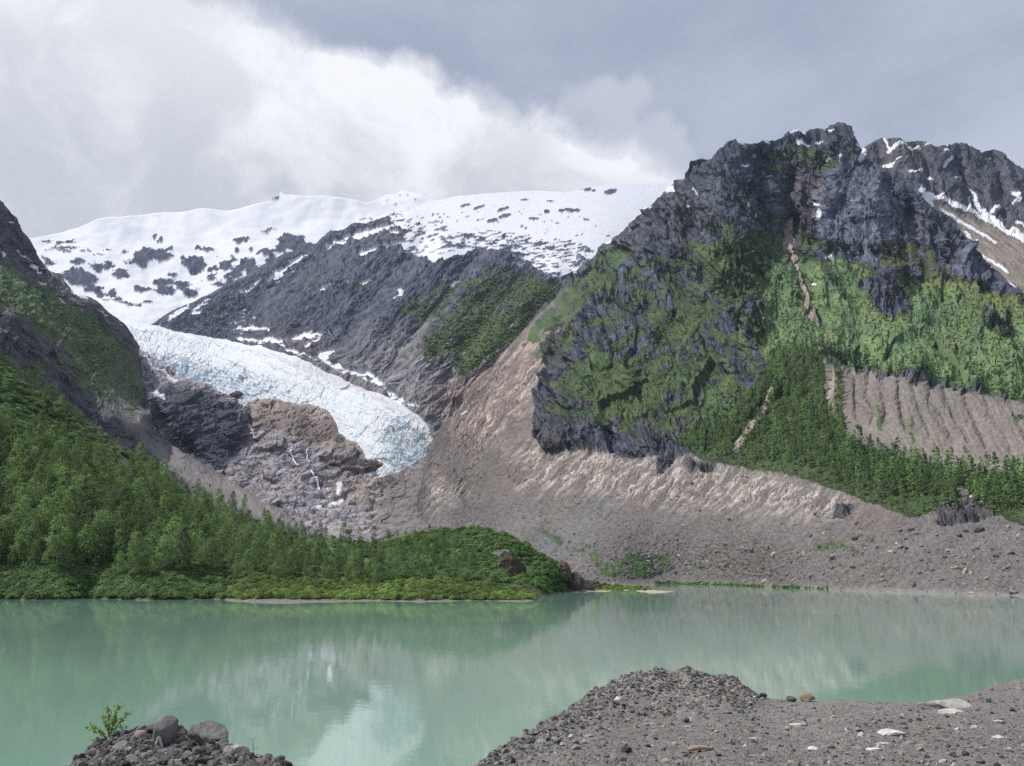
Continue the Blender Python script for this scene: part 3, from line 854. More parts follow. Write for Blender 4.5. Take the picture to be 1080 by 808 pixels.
# runnels cut in the bare moraine
for i, (x0, y0, x1, y1) in enumerate([(900, 392, 905, 440), (915, 396, 922, 445), (931, 402, 938, 450), (947, 404, 955, 452), (962, 405, 981, 456), (978, 407, 1006, 462), (996, 410, 1020, 466), (1018, 415, 1042, 470), (1040, 420, 1068, 474), (1064, 426, 1095, 480), (1092, 432, 1120, 482)]):
    relR.stroke([(x0, y0), ((x0 + x1) / 2 - 2, (y0 + y1) / 2), (x1, y1)], 2.6 + 1.6 * ((i * 7) % 3) / 2, .0085 + .006 * ((i * 5) % 4) / 3, fn=gr)
    if i % 3 != 1: relR.stroke([(x0 + 3, y0 + 4), (x0 + 1 + 3 * (i % 2), (y0 + y1) / 2), ((x0 + x1) / 2, (y0 + y1) / 2 + 14)], 1.6, .003, fn=gr)
R_top = [(440, 520), (455, 470), (475, 430), (500, 402), (530, 372), (560, 340), (585, 310), (600, 293), (612, 281), (625, 270), (637, 258), (650, 248), (660, 240), (668, 233), (676, 226), (684, 219), (690, 212), (697, 204), (703, 197), (710, 192), (720, 188), (727, 180), (732, 172), (742, 169),
         (751, 168), (755, 162), (763, 156), (768, 151), (774, 149), (776.5, 147), (778, 151), (786, 151), (796, 152), (803, 149), (812, 147), (822, 144), (830, 140), (838, 138), (848, 138), (853, 134), (860, 132.5), (866, 133), (870, 137), (876, 133), (884, 131), (890, 129), (893, 132), (898, 134), (899, 143),
         (903, 149), (909, 157), (915, 166), (924, 172), (935, 181), (945, 187), (953, 189), (961, 196), (970, 206), (984, 217), (998, 225), (1006, 233), (1014, 245), (1022, 253), (1029, 261), (1038, 272), (1050, 283), (1063, 296), (1074, 304), (1084, 310), (1150, 345), (1250, 385)]
LR = Layer('mountain', R_top, R_shore, 440, 1240, .8, lambda x, y: dR0(x, y) * (1 + .06 * (1 - sstep(440, 480, x)) * sstep(470, 500, y)) * (1 + relR(x + 5 * fbm(x, y, 24, seed=88), y) * sstep(0, 20, np.interp(x, *np.array(R_shore).T) - y)), back=(500, 420, 5), foot=(25, 8))
px, py = LR.PX, LR.PY
top = np.interp(px, LR.xs, LR.tp)
fromtop = py - top
# --- vegetation weights
vR = Map(0)
vR.poly([(600, 298), (642, 260), (672, 258), (648, 300), (612, 330), (578, 356), (545, 372), (560, 345)], .66)
vR.poly([(560, 372), (600, 340), (640, 330), (640, 350), (600, 372), (575, 388)], .48)
vR.poly([(640, 300), (700, 262), (760, 250), (800, 290), (806, 380), (760, 440), (716, 470), (640, 455), (575, 440), (572, 415), (620, 360)], .50)
vR.poly([(590, 405), (606, 388), (625, 378), (660, 388), (700, 395), (700, 430), (650, 440), (618, 420)], .78)
vR.poly([(690, 350), (715, 325), (745, 318), (752, 326), (735, 350), (700, 372)], .7)
vR.poly([(745, 262), (765, 245), (785, 235), (830, 255), (826, 280), (806, 300), (796, 318), (770, 325), (750, 300)], .74)
vR.poly([(700, 380), (740, 385), (770, 395), (790, 420), (760, 445), (710, 430)], .62)
vR.poly([(802, 380), (800, 312), (812, 292), (826, 268), (842, 262), (868, 282), (885, 275), (905, 278), (930, 292), (960, 300), (1000, 292), (1030, 300), (1080, 322), (1250, 385), (1250, 475), (1080, 427), (1000, 404), (900, 386), (868, 380), (830, 385)], 1.0)
vR.poly([(840, 235), (870, 255), (880, 275), (840, 275)], .6)
vR.poly([(790, 160), (830, 150), (900, 160), (900, 170), (880, 185), (850, 180), (810, 195)], .50)
vR.poly([(740, 215), (800, 205), (830, 240), (770, 250), (735, 245)], .44)
vR.poly([(930, 252), (985, 262), (1010, 300), (960, 300), (925, 285)], .55)
vR.poly([(905, 297), (925, 292), (942, 298), (962, 330), (950, 340), (925, 325)], .18)
vR.poly([(1030, 325), (1055, 338), (1072, 355), (1050, 350)], .3)
vR.poly([(716, 470), (738, 450), (772, 432), (800, 402), (815, 372), (840, 358), (868, 376), (872, 420), (884, 452), (920, 474), (960, 484), (1010, 494), (1080, 502), (1250, 515), (1250, 575), (1080, 555), (1045, 540), (1000, 536), (960, 547), (930, 536), (896, 521), (860, 509), (820, 498), (780, 493), (742, 486)], 1.0)
vR.poly([(865, 378), (910, 388), (955, 402), (1080, 428), (1250, 475), (1250, 500), (1080, 496), (960, 478), (915, 466), (888, 448), (872, 415)], .0)
for pts, w in [([(815, 412), (800, 440), (785, 458), (775, 475)], 3.5), ([(1015, 522), (1025, 535), (1030, 555)], 7)]:
    vR.stroke(pts, w, 0)
for pts, w in [([(868, 385), (866, 410), (864, 440)], 4), ([(888, 392), (884, 420), (890, 450)], 4), ([(926, 428), (928, 445), (931, 460)], 3), ([(960, 440), (962, 462), (966, 478)], 2.6), ([(985, 466), (990, 480)], 2.2), ([(1018, 470), (1022, 482)], 3), ([(1066, 435), (1074, 444)], 3)]:
    vR.stroke(pts, w, .75)
for pts, w, v in [([(832, 235), (832, 262), (842, 292), (852, 322), (864, 348)], 3.6, .0), ([(855, 262), (880, 300), (905, 330)], 1.2, .3)]:
    vR.stroke(pts, w, v)
vR.poly([(690, 612), (885, 619), (885, 624), (690, 619)], .8)
vR.poly([(620, 590), (660, 582), (700, 585), (720, 600), (690, 610), (640, 610)], .56)
vR.poly([(720, 592), (760, 598), (750, 603), (725, 601)], .52)
vR.poly([(838, 575), (900, 560), (960, 572), (900, 585), (850, 590)], .38)
vR.poly([(870, 590), (960, 600), (1000, 612), (900, 610)], .36)
vR.poly([(560, 555), (620, 572), (640, 590), (600, 585)], .5)
vR.blur(2)
wx = px + 4 * fbm(px, py, 11, seed=91) + 1.5 * fbm(px, py, 4, seed=93)
wy = py + 3 * fbm(px, py, 11, seed=92) + 1.5 * fbm(px, py, 4, seed=94)
vv = vR(wx, wy)
vg = sstep(.44, .56, vv + .62 * fbm(px, py, 15, 13, seed=95, octv=5, gain=.62) * sstep(1.05, .7, vv) * sstep(.15, .35, vv) + .25 * sstep(.9, 1.1, vv))
# --- rocks
lowlim = np.interp(px, [440, 500, 560, 600, 640, 700, 730, 870, 1080], [440, 420, 450, 470, 475, 480, 480, 380, 420])
scr = sstep(-12, 18, py - lowlim)
lf = Map(0).poly([(440, 520), (455, 470), (500, 400), (560, 340), (598, 300), (620, 320), (600, 370), (566, 410), (560, 465), (570, 480), (440, 540)], 1).blur(5)
scr = np.maximum(scr, lf(px, py))
scr = sstep(.34, .66, scr + .55 * fbm(px, py, 26, 8, ang=55, seed=89, octv=4, gain=.65) * sstep(1.0, .8, scr) * sstep(0, .15, scr))
vrt = fbm(px, py, 6, 24, ang=8, seed=96, octv=5, gain=.62)
cr = fbm(px, py, 5, seed=97, octv=4, gain=.75)
rock = lerp(np.array((.018, .024, .040)), np.array((.125, .137, .175)), np.clip(.42 + .8 * vrt + .9 * cr, 0, 1))  # fine tone contrast paints self-shadowed crevices into the rock colour
bf = Map(0).poly([(862, 200), (880, 175), (905, 168), (935, 185), (950, 225), (945, 285), (905, 282), (880, 262), (858, 262)], 1).poly([(960, 205), (1000, 240), (1040, 290), (1010, 300), (975, 270)], .7).poly([(655, 290), (700, 270), (720, 330), (680, 380), (640, 380)], .4).blur(4)
rock = lerp(rock, rock * np.array((1.7, 1.65, 1.62)), bf(px, py))
rb = Map(0).poly([(700, 200), (740, 200), (745, 235), (720, 260), (700, 240)], .6).poly([(838, 165), (870, 180), (858, 240), (838, 250), (842, 210)], .9).poly([(735, 425), (758, 422), (755, 436), (738, 438)], .9).poly([(670, 230), (690, 225), (660, 270), (640, 275)], .7).poly([(955, 215), (970, 225), (965, 255)], .6).blur(4)
rock = lerp(rock, rock * np.array((1.5, 1.15, .98)), rb(px, py) * .8)
sx_, sy_ = px + 9 * fbm(px, py, 45, seed=104), py + 9 * fbm(px, py, 38, seed=105)
s1_ = .75 * fbm(sx_, sy_, 38, 4.2, ang=50, seed=98, octv=5, gain=.66) + .45 * fbm(sx_, sy_, 12, 4, ang=38, seed=106, octv=4, gain=.7)
pebb = fbm(px, py, 4.5, 3.2, seed=99, octv=4, gain=.75) + .35 * fbm(px, py, 45, 22, ang=45, seed=100, octv=4)
scree = lerp(np.array((.080, .075, .082)), np.array((.205, .192, .202)), np.clip(.5 + .45 * s1_ + .8 * pebb, 0, 1))
slab = Map(0).poly([(556, 468), (600, 470), (640, 478), (700, 482), (730, 482), (800, 500), (870, 515), (905, 532), (880, 545), (800, 540), (740, 535), (680, 530), (620, 515), (560, 520), (520, 500)], .9).poly([(480, 420), (540, 365), (600, 330), (590, 380), (560, 430), (520, 480), (470, 480)], .75) \
    .poly([(455, 485), (500, 480), (500, 520), (465, 540), (445, 530)], .8).blur(8)
sm = np.clip(slab(px, py) * (.70 + 2.0 * s1_), 0, 1)
scree = lerp(scree, lerp(np.array((.10, .088, .088)), np.array((.55, .50, .49)), np.clip(.40 + 1.8 * s1_, 0, 1)), sm)
tan = Map(0).poly([(470, 430), (530, 370), (598, 305), (615, 325), (570, 400), (540, 470), (480, 470)], .9).poly([(560, 520), (650, 500), (700, 530), (640, 560), (580, 560)], .35).poly([(925, 515), (960, 525), (960, 555), (900, 570), (890, 540)], .5).blur(8)
scree = lerp(scree, scree * np.array((1.06, .97, .93)), tan(px, py))
mor = Map(0).poly([(865, 376), (910, 386), (960, 402), (1080, 426), (1250, 470), (1250, 500), (1080, 500), (960, 480), (905, 455), (880, 440)], 1).blur(2)
scree = lerp(scree, lerp(np.array((.13, .117, .114)), np.array((.255, .232, .225)), np.clip(.5 + .9 * pebb + .5 * fbm(px, py, 4, 20, ang=25, seed=101, octv=4), 0, 1)), mor(px, py) * .9)
flats = Map(0).poly([(440, 440), (470, 455), (520, 470), (560, 500), (520, 540), (470, 510), (440, 490)], 1).blur(6)
scree = lerp(scree, np.array((.135, .118, .118)) * (1 + .5 * pebb[..., None]), flats(px, py) * .6)
bl = Map(0).stroke([(640, 530), (600, 565), (560, 590)], 9, 1).blur(8)
scree = lerp(scree, scree * np.array((.95, 1.08, 1.16)), bl(px, py))
dkc = Map(0).poly([(563, 462), (568, 430), (600, 405), (640, 425), (640, 450), (610, 460), (580, 478)], 1).poly([(655, 455), (670, 430), (712, 430), (715, 465), (690, 482), (665, 478)], 1).poly([(716, 440), (790, 400), (800, 430), (740, 455), (720, 470)], .7).poly([(640, 425), (700, 425), (690, 450), (650, 450)], .9).poly([(800, 505), (720, 500), (700, 485), (740, 487)], .3).poly([(640, 470), (690, 480), (664, 486), (655, 480)], .6).poly([(720, 482), (760, 488), (735, 502), (722, 494)], .5).poly([(590, 330), (572, 368), (582, 400), (606, 380)], .8).poly([(700, 478), (716, 482), (690, 508)], .9).poly([(880, 533), (900, 530), (892, 545), (878, 548)], .8).poly([(985, 530), (1035, 526), (1052, 545), (990, 556)], .8).blur(2)
dk = sstep(.3, .6, dkc(wx + 5 * fbm(px, py, 16, 6, ang=50, seed=107), wy) + .25 * s1_)
base = lerp(rock, scree, scr * (1 - dk))
base = lerp(base, np.array((.085, .085, .10)) * (1 + 1.1 * s1_[..., None]), dk * .85)
chute = Map(0).stroke([(832, 238), (831, 262), (841, 292), (850, 320), (866, 350)], 3.6, 1).stroke([(848, 280), (862, 305), (880, 330)], 1, .7).stroke([(818, 408), (800, 440), (780, 468)], 3.5, .9).poly([(800, 395), (828, 385), (830, 400), (800, 420)], .3).stroke([(880, 392), (872, 440)], 2, .8).stroke([(590, 345), (560, 368)], 1.6, .8).stroke([(640, 298), (615, 318)], 2, .8).blur(1)
ck = sstep(.3, .6, chute(wx, wy))
base = lerp(base, np.array((.33, .28, .25)) * (1 + .5 * pebb[..., None]), ck)
bright = 1.0 + .1 * sstep(300, 420, py)
olive = sstep(330, 290, py - .06 * (px - 900)) * sstep(880, 960, px)
gc = green_col(px, py, 7, 1.0) * bright[..., None]
gc = gc * (1.25 + 1.0 * sstep(.8, 1, vv) + .5 * fbm(px, py, 60, 25, ang=-35, seed=108))[..., None]
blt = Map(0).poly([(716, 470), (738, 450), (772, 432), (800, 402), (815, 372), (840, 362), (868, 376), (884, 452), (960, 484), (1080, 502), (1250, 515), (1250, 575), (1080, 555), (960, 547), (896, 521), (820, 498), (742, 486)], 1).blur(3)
gc = gc * (1 - .6 * blt(px, py))[..., None]  # ground below the tree belt darkened: shade between the trees painted in
gc = lerp(gc, gc * np.array((1.15, .95, .85)), olive)
base = base * lerp(np.array((1., 1., 1.)), np.array((1.02, 1.0, .93)), scr)
cR = lerp(base, gc, vg)
sR = Map(0)
for pts, w in [([(841, 148), (848, 152)], 2.4), ([(834, 141), (840, 138), (848, 138)], 1.2), ([(781, 151), (793, 151.5)], 1.0), ([(731, 199), (734, 203)], 1.0), ([(702, 200), (710, 195)], 2.0), ([(676, 226), (685, 219)], 1.6), ([(664, 235), (673, 229)], 1.2), ([(865, 223), (865, 229)], 1.8), ([(872, 277), (880, 277.5)], 1.4), ([(827, 163), (827.5, 164)], 1.3),
               ([(868, 166), (874, 167)], 1.1), ([(884, 167), (887, 167)], 1), ([(858, 141), (866, 141)], .7), ([(782, 175), (785, 176)], 1), ([(722, 212), (724, 213)], .9), ([(784, 219), (785, 224)], .9), ([(805, 149), (812, 149)], .9), ([(906, 154), (911, 163)], 3.0), ([(862, 217), (866, 218)], 1), ([(875, 140), (884, 139)], .8), ([(640, 257), (646, 252)], .9),
               ([(1020, 258), (1024, 262)], .8), ([(860, 303), (863, 304)], .7), ([(487, 437), (492, 435)], 1.0), ([(600, 500), (606, 498)], .6), ([(652, 246), (657, 242)], 1.0)]:
    sR.stroke(pts, w, 1.)
sn = sstep(.3, .55, sR(px + 1.3 * fbm(px, py, 4, seed=102), py + fbm(px, py, 4, seed=103)))
cR = lerp(cR, SNOW, sn)
beach = sstep(5, 1, np.interp(px, *np.array(R_shore).T) - py)
cR = lerp(cR, np.array((.24, .23, .215)), beach * .5)
# --- relief
cliff = (1 - scr * (1 - dk)) * (1 - .35 * vg)
amp = cliff * (6 * ridged(px + .2 * py, py, 44, 80, ang=10, seed=110, octv=2) + 1.4 * ridged(px, py, 13, 22, ang=14, seed=111, octv=4, gain=.6) + 8.5 * rock_relief(px, py, 34, 1.9, 14, 180) * (1 - .45 * bf(px, py)) + 1.9 * rock_relief(px, py, 11, 1.7, 20, 185) + .6 * facet(px, py, 3, 4, 10, 187))
amp += (1 - cliff) * (1 - vg) * ((.6 + 3.2 * sm) * s1_ + sm * 1.5 * rock_relief(px, py, 9, .4, 50, 190) + 1.4 * fbm(px, py, 22, seed=113) + 2.0 * fbm(px, py, 60, 30, ang=50, seed=118) + (.7 + .4 * sstep(540, 600, py)) * pebb * 1.3 + .5 * facet(px, py, 3.4, 2.8, 0, 195) * sstep(480, 590, py))
amp += vg * (2.4 * fbm(px, py, 26, seed=114, octv=3) + 1.5 * np.abs(fbm(px, py, 8, 6.5, seed=115, octv=4, gain=.6)) * 2 + 1.2 * fbm(px, py, 60, 16, ang=-38, seed=119))
amp += dk * 1.6 * rock_relief(px, py, 9, 1.5, 40, 200)
amp += mor(px, py) * (1 - vg) * .9 * fbm(px, py, 4, 12, ang=22, seed=117)
amp *= .35 + .65 * sstep(0, 7, fromtop)
amp *= sstep(0, 10, np.interp(px, *np.array(R_shore).T) - py)
LR.displace(amp)
LR.build(cR, mid_mat, False)

# ---------------------------------------------------------------- near shore on the left: forest floor, knoll and spit
P_shore = [(-160, 631), (0, 632), (60, 632.5), (90, 631), (120, 632), (230, 632), (245, 633.5), (400, 634), (540, 634.5), (562, 634), (571, 631.5), (578, 627), (600, 624.5), (620, 624), (640, 624), (680, 624.3), (700, 624.6), (712, 623.6)]
ptsP = [(x, y, y_on(y)) for x, y in P_shore]
ptsP += [(-160, 250, 640), (-120, 310, 640), (0, 383, 620), (50, 420, 640), (100, 455, 680), (175, 510, 720), (240, 552, 690), (300, 572, 620), (400, 582, 560), (440, 570, 545), (510, 558, 530), (545, 572, 510), (575, 586, 510), (600, 602, 510), (612, 612, 512), (640, 617, 590),
         (0, 560, 430), (100, 560, 440), (200, 590, 430), (100, 500, 560), (0, 450, 540), (-150, 560, 430), (-150, 450, 520), (400, 600, 440), (400, 622, 385), (300, 610, 400), (300, 590, 470), (500, 600, 450), (540, 612, 425), (500, 622, 385), (200, 618, 385), (80, 618, 380), (-100, 618, 378), (560, 600, 475), (580, 615, 470), (660, 620, 560)]
dP = Depth(ptsP)
P_top = [(-160, 250), (-120, 300), (-60, 345), (0, 383), (50, 420), (100, 455), (140, 477), (175, 503), (200, 519), (240, 541), (300, 560), (340, 567), (400, 572), (440, 564), (470, 558), (510, 556), (540, 566), (575, 585), (600, 600), (616, 616), (622, 619.5), (640, 617), (680, 619), (700, 623), (712, 623.4)]
LP = Layer('near_shore', P_top, P_shore, -160, 712, .9, dP, back=(110, 45, 4), foot=(12, 4))
px, py = LP.PX, LP.PY
up = np.interp(px, *np.array(P_shore).T) - py
cP = lerp(np.array((.05, .075, .03)), np.array((.085, .13, .045)), np.clip(.5 + fbm(px, py, 9, seed=120, octv=4), 0, 1))
soil = Map(0).stroke([(120, 480), (135, 500), (150, 520)], 8, 1).ell(75, 629, 16, 4).blur(3)
cP = lerp(cP, np.array((.13, .11, .10)), np.clip(soil(px, py) * 1.3, 0, 1) * .9)
meadow = Map(0).ell(145, 515, 14, 6).ell(240, 538, 25, 7, 1, -20).blur(4)
cP = lerp(cP, np.array((.15, .23, .06)), meadow(px, py))
bch = sstep(2.6, 1.2, up + 1.6 * fbm(px, py, 9, seed=121)) * (.35 + .65 * sstep(225, 240, px))
sandy = sstep(600, 640, px)
cP = lerp(cP, lerp(np.array((.17, .16, .145)) * np.ones(3), np.array((.38, .33, .26)), sandy) * (1 + .3 * fbm(px, py, 4, 2, seed=122)[..., None]), bch)
LP.displace((2.2 * fbm(px, py, 22, seed=123) + .9 * fbm(px, py, 7, seed=124)) * sstep(2, 16, up))
near_mat = terrain_mat('near_shore_ground', .8, .4, .6, .3)
LP.build(cP, near_mat)

# ---------------------------------------------------------------- gravel bank under the camera
E_top = [(-170, 870), (-60, 850), (40, 830), (62, 815), (80, 802), (96, 794), (112, 787), (128, 779), (142, 775), (152, 773), (160, 776), (170, 779), (200, 780), (226, 783), (240, 793), (255, 801), (270, 806), (300, 809), (320, 815), (400, 838), (460, 828), (497, 809), (520, 797), (545, 782), (560, 773), (580, 762), (600, 751), (618, 738),
         (632, 727), (645, 721), (660, 716), (672, 711), (690, 710), (705, 709), (722, 707.5), (735, 708.5), (748, 712), (760, 714), (770, 717), (780, 724), (790, 733), (800, 736), (815, 738), (830, 738), (860, 739), (900, 740), (940, 741), (975, 740), (1000, 736), (1020, 732), (1040, 726), (1060, 719), (1080, 714), (1130, 700), (1260, 680)]
pl = lambda y, z=10.4: y_on(y, z)
ptsE = [(-170, 870, pl(870)), (40, 830, pl(830)), (80, 802, 7.9), (112, 787, 8.3), (150, 773, 8.5), (200, 780, 8.4), (226, 783, 8.3), (270, 806, 7.6), (400, 838, pl(838)), (497, 809, 7.5), (545, 782, 8.9), (600, 751, 10.6), (640, 722, 12.0), (690, 710, 12.4), (735, 708, 12.4), (770, 717, 12.0), (800, 736, 11.4),
        (860, 739, 11.1), (940, 741, 10.9), (1000, 736, 11.3), (1080, 714, 13.2), (1260, 680, 16), (600, 790, 8.0), (640, 760, 9.7), (700, 752, 10.2), (760, 752, 10.2), (660, 738, 11.0), (720, 730, 11.4)]
for x in (-170, 100, 400, 700, 1000, 1250):
    for y in (860, 930, 1000):
        ptsE.append((x, y, pl(y)))
for x, y in ((620, 808), (760, 790), (900, 770), (1040, 770), (1100, 760), (900, 808), (1200, 780), (560, 830)):
    ptsE.append((x, y, pl(y)))
dE = Depth(ptsE)
LE = Layer('gravel_bank', E_top, [(-170, 1000), (1260, 1000)], -170, 1260, 1.3, dE)
px, py = LE.PX, LE.PY
top = np.interp(px, LE.xs, LE.tp)
X, Y = LE.P[..., 0], LE.P[..., 1]
pile = Map(0).poly([(500, 808), (560, 765), (620, 730), (680, 700), (770, 705), (800, 735), (800, 745), (740, 757), (660, 758), (600, 775), (560, 800)], 1).poly([(60, 830), (110, 780), (150, 765), (230, 775), (310, 805), (320, 830)], 1).blur(6)
pk = pile(px, py)
n3 = lambda s, sd, o=4, g=.6: fbm(X, Y * .8, s, seed=sd, octv=o, gain=g)
dsp = (.05 * n3(1.1, 130) + .018 * n3(.22, 131)) + pk * (.10 * ridged(X, Y, .5, seed=132, octv=4, gain=.6) + .03 * n3(.10, 133))
LE.P = LE.P + np.stack([0 * dsp, 0 * dsp, dsp], -1)
cE = lerp(np.array((.17, .16, .155)), np.array((.30, .285, .275)), np.clip(.5 + .7 * n3(.25, 134, 5, .7) + .4 * n3(2.0, 135), 0, 1))
dkE = Map(0).poly([(60, 830), (110, 775), (150, 765), (235, 775), (310, 805), (320, 830)], 1).poly([(735, 700), (775, 700), (800, 740), (760, 735)], .6).blur(4)
cE = lerp(cE, cE * np.array((.50, .47, .45)), dkE(px, py))
# far side of the crest: a steep loose face into the lake; near side: the flat ground runs back under the viewer
top_r, bot_r = LE.P[0], LE.P[-1]
rows = []
for f in (1.0, .8, .6, .45, .32, .2, .12, .06, .025):
    rows.append(top_r + np.array([0, 15 * f, -13.2 * f - .25 * (f * 12 if f < .1 else 1.2)]) + np.stack([.1 * fbm(px[0], px[0] * 0 + 50 * f, 20, seed=140), 0 * px[0], .1 * fbm(px[0], px[0] * 0 + 50 * f, 12, seed=141)], -1))
backr = [bot_r * (1, 0, 0) + (0, yy, 10.35) for yy in (1.5, -3, -12)]
backr = [np.stack([b[:, 0] * k, b[:, 1], b[:, 2]], -1) for b, k in zip(backr, (1.5, 3, 6))]
Pn = np.concatenate([np.array(rows), LE.P, np.array(backr)], 0)
Cn = np.concatenate([np.repeat(cE[:1], len(rows), 0), cE, np.repeat(cE[-1:], 3, 0)], 0)
grav_mat = terrain_mat('gravel_ground', 34, 1.0, .05, .5)
LE.ob = mesh_np('gravel_bank', Pn.reshape(-1, 3), grid_faces(*Pn.shape[:2]), grav_mat, Cn.reshape(-1, 3))
tag(LE.ob, kind='structure')

# ---------------------------------------------------------------- the lake
m, T, b = mat_new('glacial_water')
b.inputs['Base Color'].default_value = (0.135, 0.275, 0.215, 1)
b.inputs['Roughness'].default_value = 0.03
b.inputs['Specular IOR Level'].default_value = 0.5
b.inputs['IOR'].default_value = 1.333
g = T.n('ShaderNodeNewGeometry')
mp = T.n('ShaderNodeMapping')
T.t.links.new(g.outputs['Position'], mp.inputs[0])
mp.inputs['Scale'].default_value = (1, 1.0, 1)
w1 = T.noise(mp.outputs[0], 2.2, 3, .6, .4)
w2 = T.noise(mp.outputs[0], .35, 3, .55, .3)
patch = T.ramp(T.noise(mp.outputs[0], .02, 3, .5), .42, .62, .45, 1.0)
h = T.math('ADD', T.math('MULTIPLY', w1, .0035), T.math('MULTIPLY', w2, .013))
bp = T.n('ShaderNodeBump')
bp.inputs['Strength'].default_value = 1.0
bp.inputs['Distance'].default_value = 1.0
T.t.links.new(T.math('MULTIPLY', h, patch), bp.inputs['Height'])
T.t.links.new(bp.outputs[0], b.inputs['Normal'])
# suspended rock flour: slow swirls of paler and greener water
sw = T.noise(mp.outputs[0], .012, 4, .5, .6)
T.t.links.new(T.mix(T.ramp(sw, .35, .65), (.172, .290, .238), (.208, .330, .268)), b.inputs['Base Color'])
V = np.array([(-2500, 4, 0), (2500, 4, 0), (2500, 1500, 0), (-2500, 1500, 0)], float)
lake = mesh_np('lake', V, np.array([[0, 1, 2, 3]]), m, smooth=False)
tag(lake, kind='structure')

# ================================================================== PLANTS AND STONES
def leaf_mat(name, c1, c2, c3=None, trans=.25, spread=.5):
    """leaves: tone varies from tree to tree and from clump to clump"""
    m, T, b = mat_new(name)
    oi = T.n('ShaderNodeObjectInfo')
    g = T.n('ShaderNodeNewGeometry')
    k = T.ramp(T.noise(g.outputs['Position'], .30, 3, .6), .32, .68)
    big_ = T.ramp(T.noise(g.outputs['Position'], .022, 3, .6), .32, .68, .78, 1.25)
    ind = T.ramp(T.math('FRACT', T.math('MULTIPLY', oi.outputs['Random'], 7.31)), 0, 1, .58, 1.35, smooth=False)
    c = T.mix(oi.outputs['Random'], c1, c2)
    if c3: c = T.mix(T.math('MULTIPLY', T.ramp(g.outputs['Random Per Island'], .55, 1.0), spread), c, c3)
    dark = T.vm('SCALE', c, sc=T.math('MULTIPLY', T.math('MULTIPLY', big_, ind), T.ramp(k, 0, 1, .75, 1.25, smooth=False)))
    T.t.links.new(dark, b.inputs['Base Color'])
    b.inputs['Roughness'].default_value = .6
    b.inputs['Specular IOR Level'].default_value = .25
    tr = T.n('ShaderNodeBsdfTranslucent')
    T.t.links.new(T.vm('MULTIPLY', dark, (1.3, 1.5, .6)), tr.inputs[0])
    mx = T.n('ShaderNodeMixShader')
    mx.inputs[0].default_value = trans
    T.t.links.new(b.outputs[0], mx.inputs[1])
    T.t.links.new(tr.outputs[0], mx.inputs[2])
    T.t.links.new(mx.outputs[0], T.t.nodes['Material Output'].inputs[0])
    return m


M_leaf = leaf_mat('poplar_leaves', (.100, .155, .075), (.155, .220, .098), (.28, .36, .18), .36, .7)
M_leaf_far = leaf_mat('slope_tree_leaves', (.130, .205, .112), (.190, .270, .140), (.24, .34, .17), .42)
M_shrub = leaf_mat('alder_leaves', (.078, .142, .056), (.135, .215, .085), (.17, .26, .09), .35)
M_willow = leaf_mat('willow_leaves', (.14, .21, .065), (.20, .28, .095), (.27, .34, .14), .4)
M_needle = leaf_mat('spruce_needles', (.012, .028, .022), (.022, .046, .030), None, .05)
M_slopeshrub = leaf_mat('slope_shrub_leaves', (.140, .220, .100), (.205, .295, .135), (.17, .25, .105), .35)
M_sap = leaf_mat('sapling_leaves', (.26, .38, .03), (.34, .46, .05), (.46, .56, .12), .45, .8)
M_bark, _T, _b = mat_new('bark')
_T.t.links.new(_T.mix(_T.noise(None, 3, 4, .6), (.16, .15, .13), (.32, .31, .28)), _b.inputs['Base Color'])
M_twig, _T, _b = mat_new('twig')
_b.inputs['Base Color'].default_value = (.22, .16, .10, 1)


def quads(cent, nrm, size, aspect=1.0, r=None):
    """leaf-sized quads, centre (n,3), facing nrm"""
    r = r or rng
    n = len(cent)
    t = np.cross(nrm, r.normal(size=(n, 3)))
    t /= np.linalg.norm(t, axis=1, keepdims=True) + 1e-9
    u = np.cross(nrm, t)
    u /= np.linalg.norm(u, axis=1, keepdims=True) + 1e-9
    s = np.asarray(size)[:, None] * .5
    V = np.stack([cent - t * s * aspect, cent - u * s, cent + t * s * aspect, cent + u * s], 1).reshape(-1, 3)
    return V, np.arange(n * 4).reshape(n, 4)


def tubes(segs, sides=5):
    """segs: list of (p0, p1, r0, r1)"""
    V, Fc = [], []
    for p0, p1, r0, r1 in segs:
        p0, p1 = np.array(p0, float), np.array(p1, float)
        d = p1 - p0
        d /= np.linalg.norm(d) + 1e-9
        a = np.cross(d, (0, 0, 1) if abs(d[2]) < .9 else (1, 0, 0))
        a /= np.linalg.norm(a)
        b2 = np.cross(d, a)
        base = len(V)
        for p, r in ((p0, r0), (p1, r1)):
            for k in range(sides):
                an = 2 * math.pi * k / sides
                V.append(p + (a * math.cos(an) + b2 * math.sin(an)) * r)
        for k in range(sides):
            k2 = (k + 1) % sides
            Fc.append((base + k, base + k2, base + sides + k2, base + sides + k))
    return np.array(V), np.array(Fc)


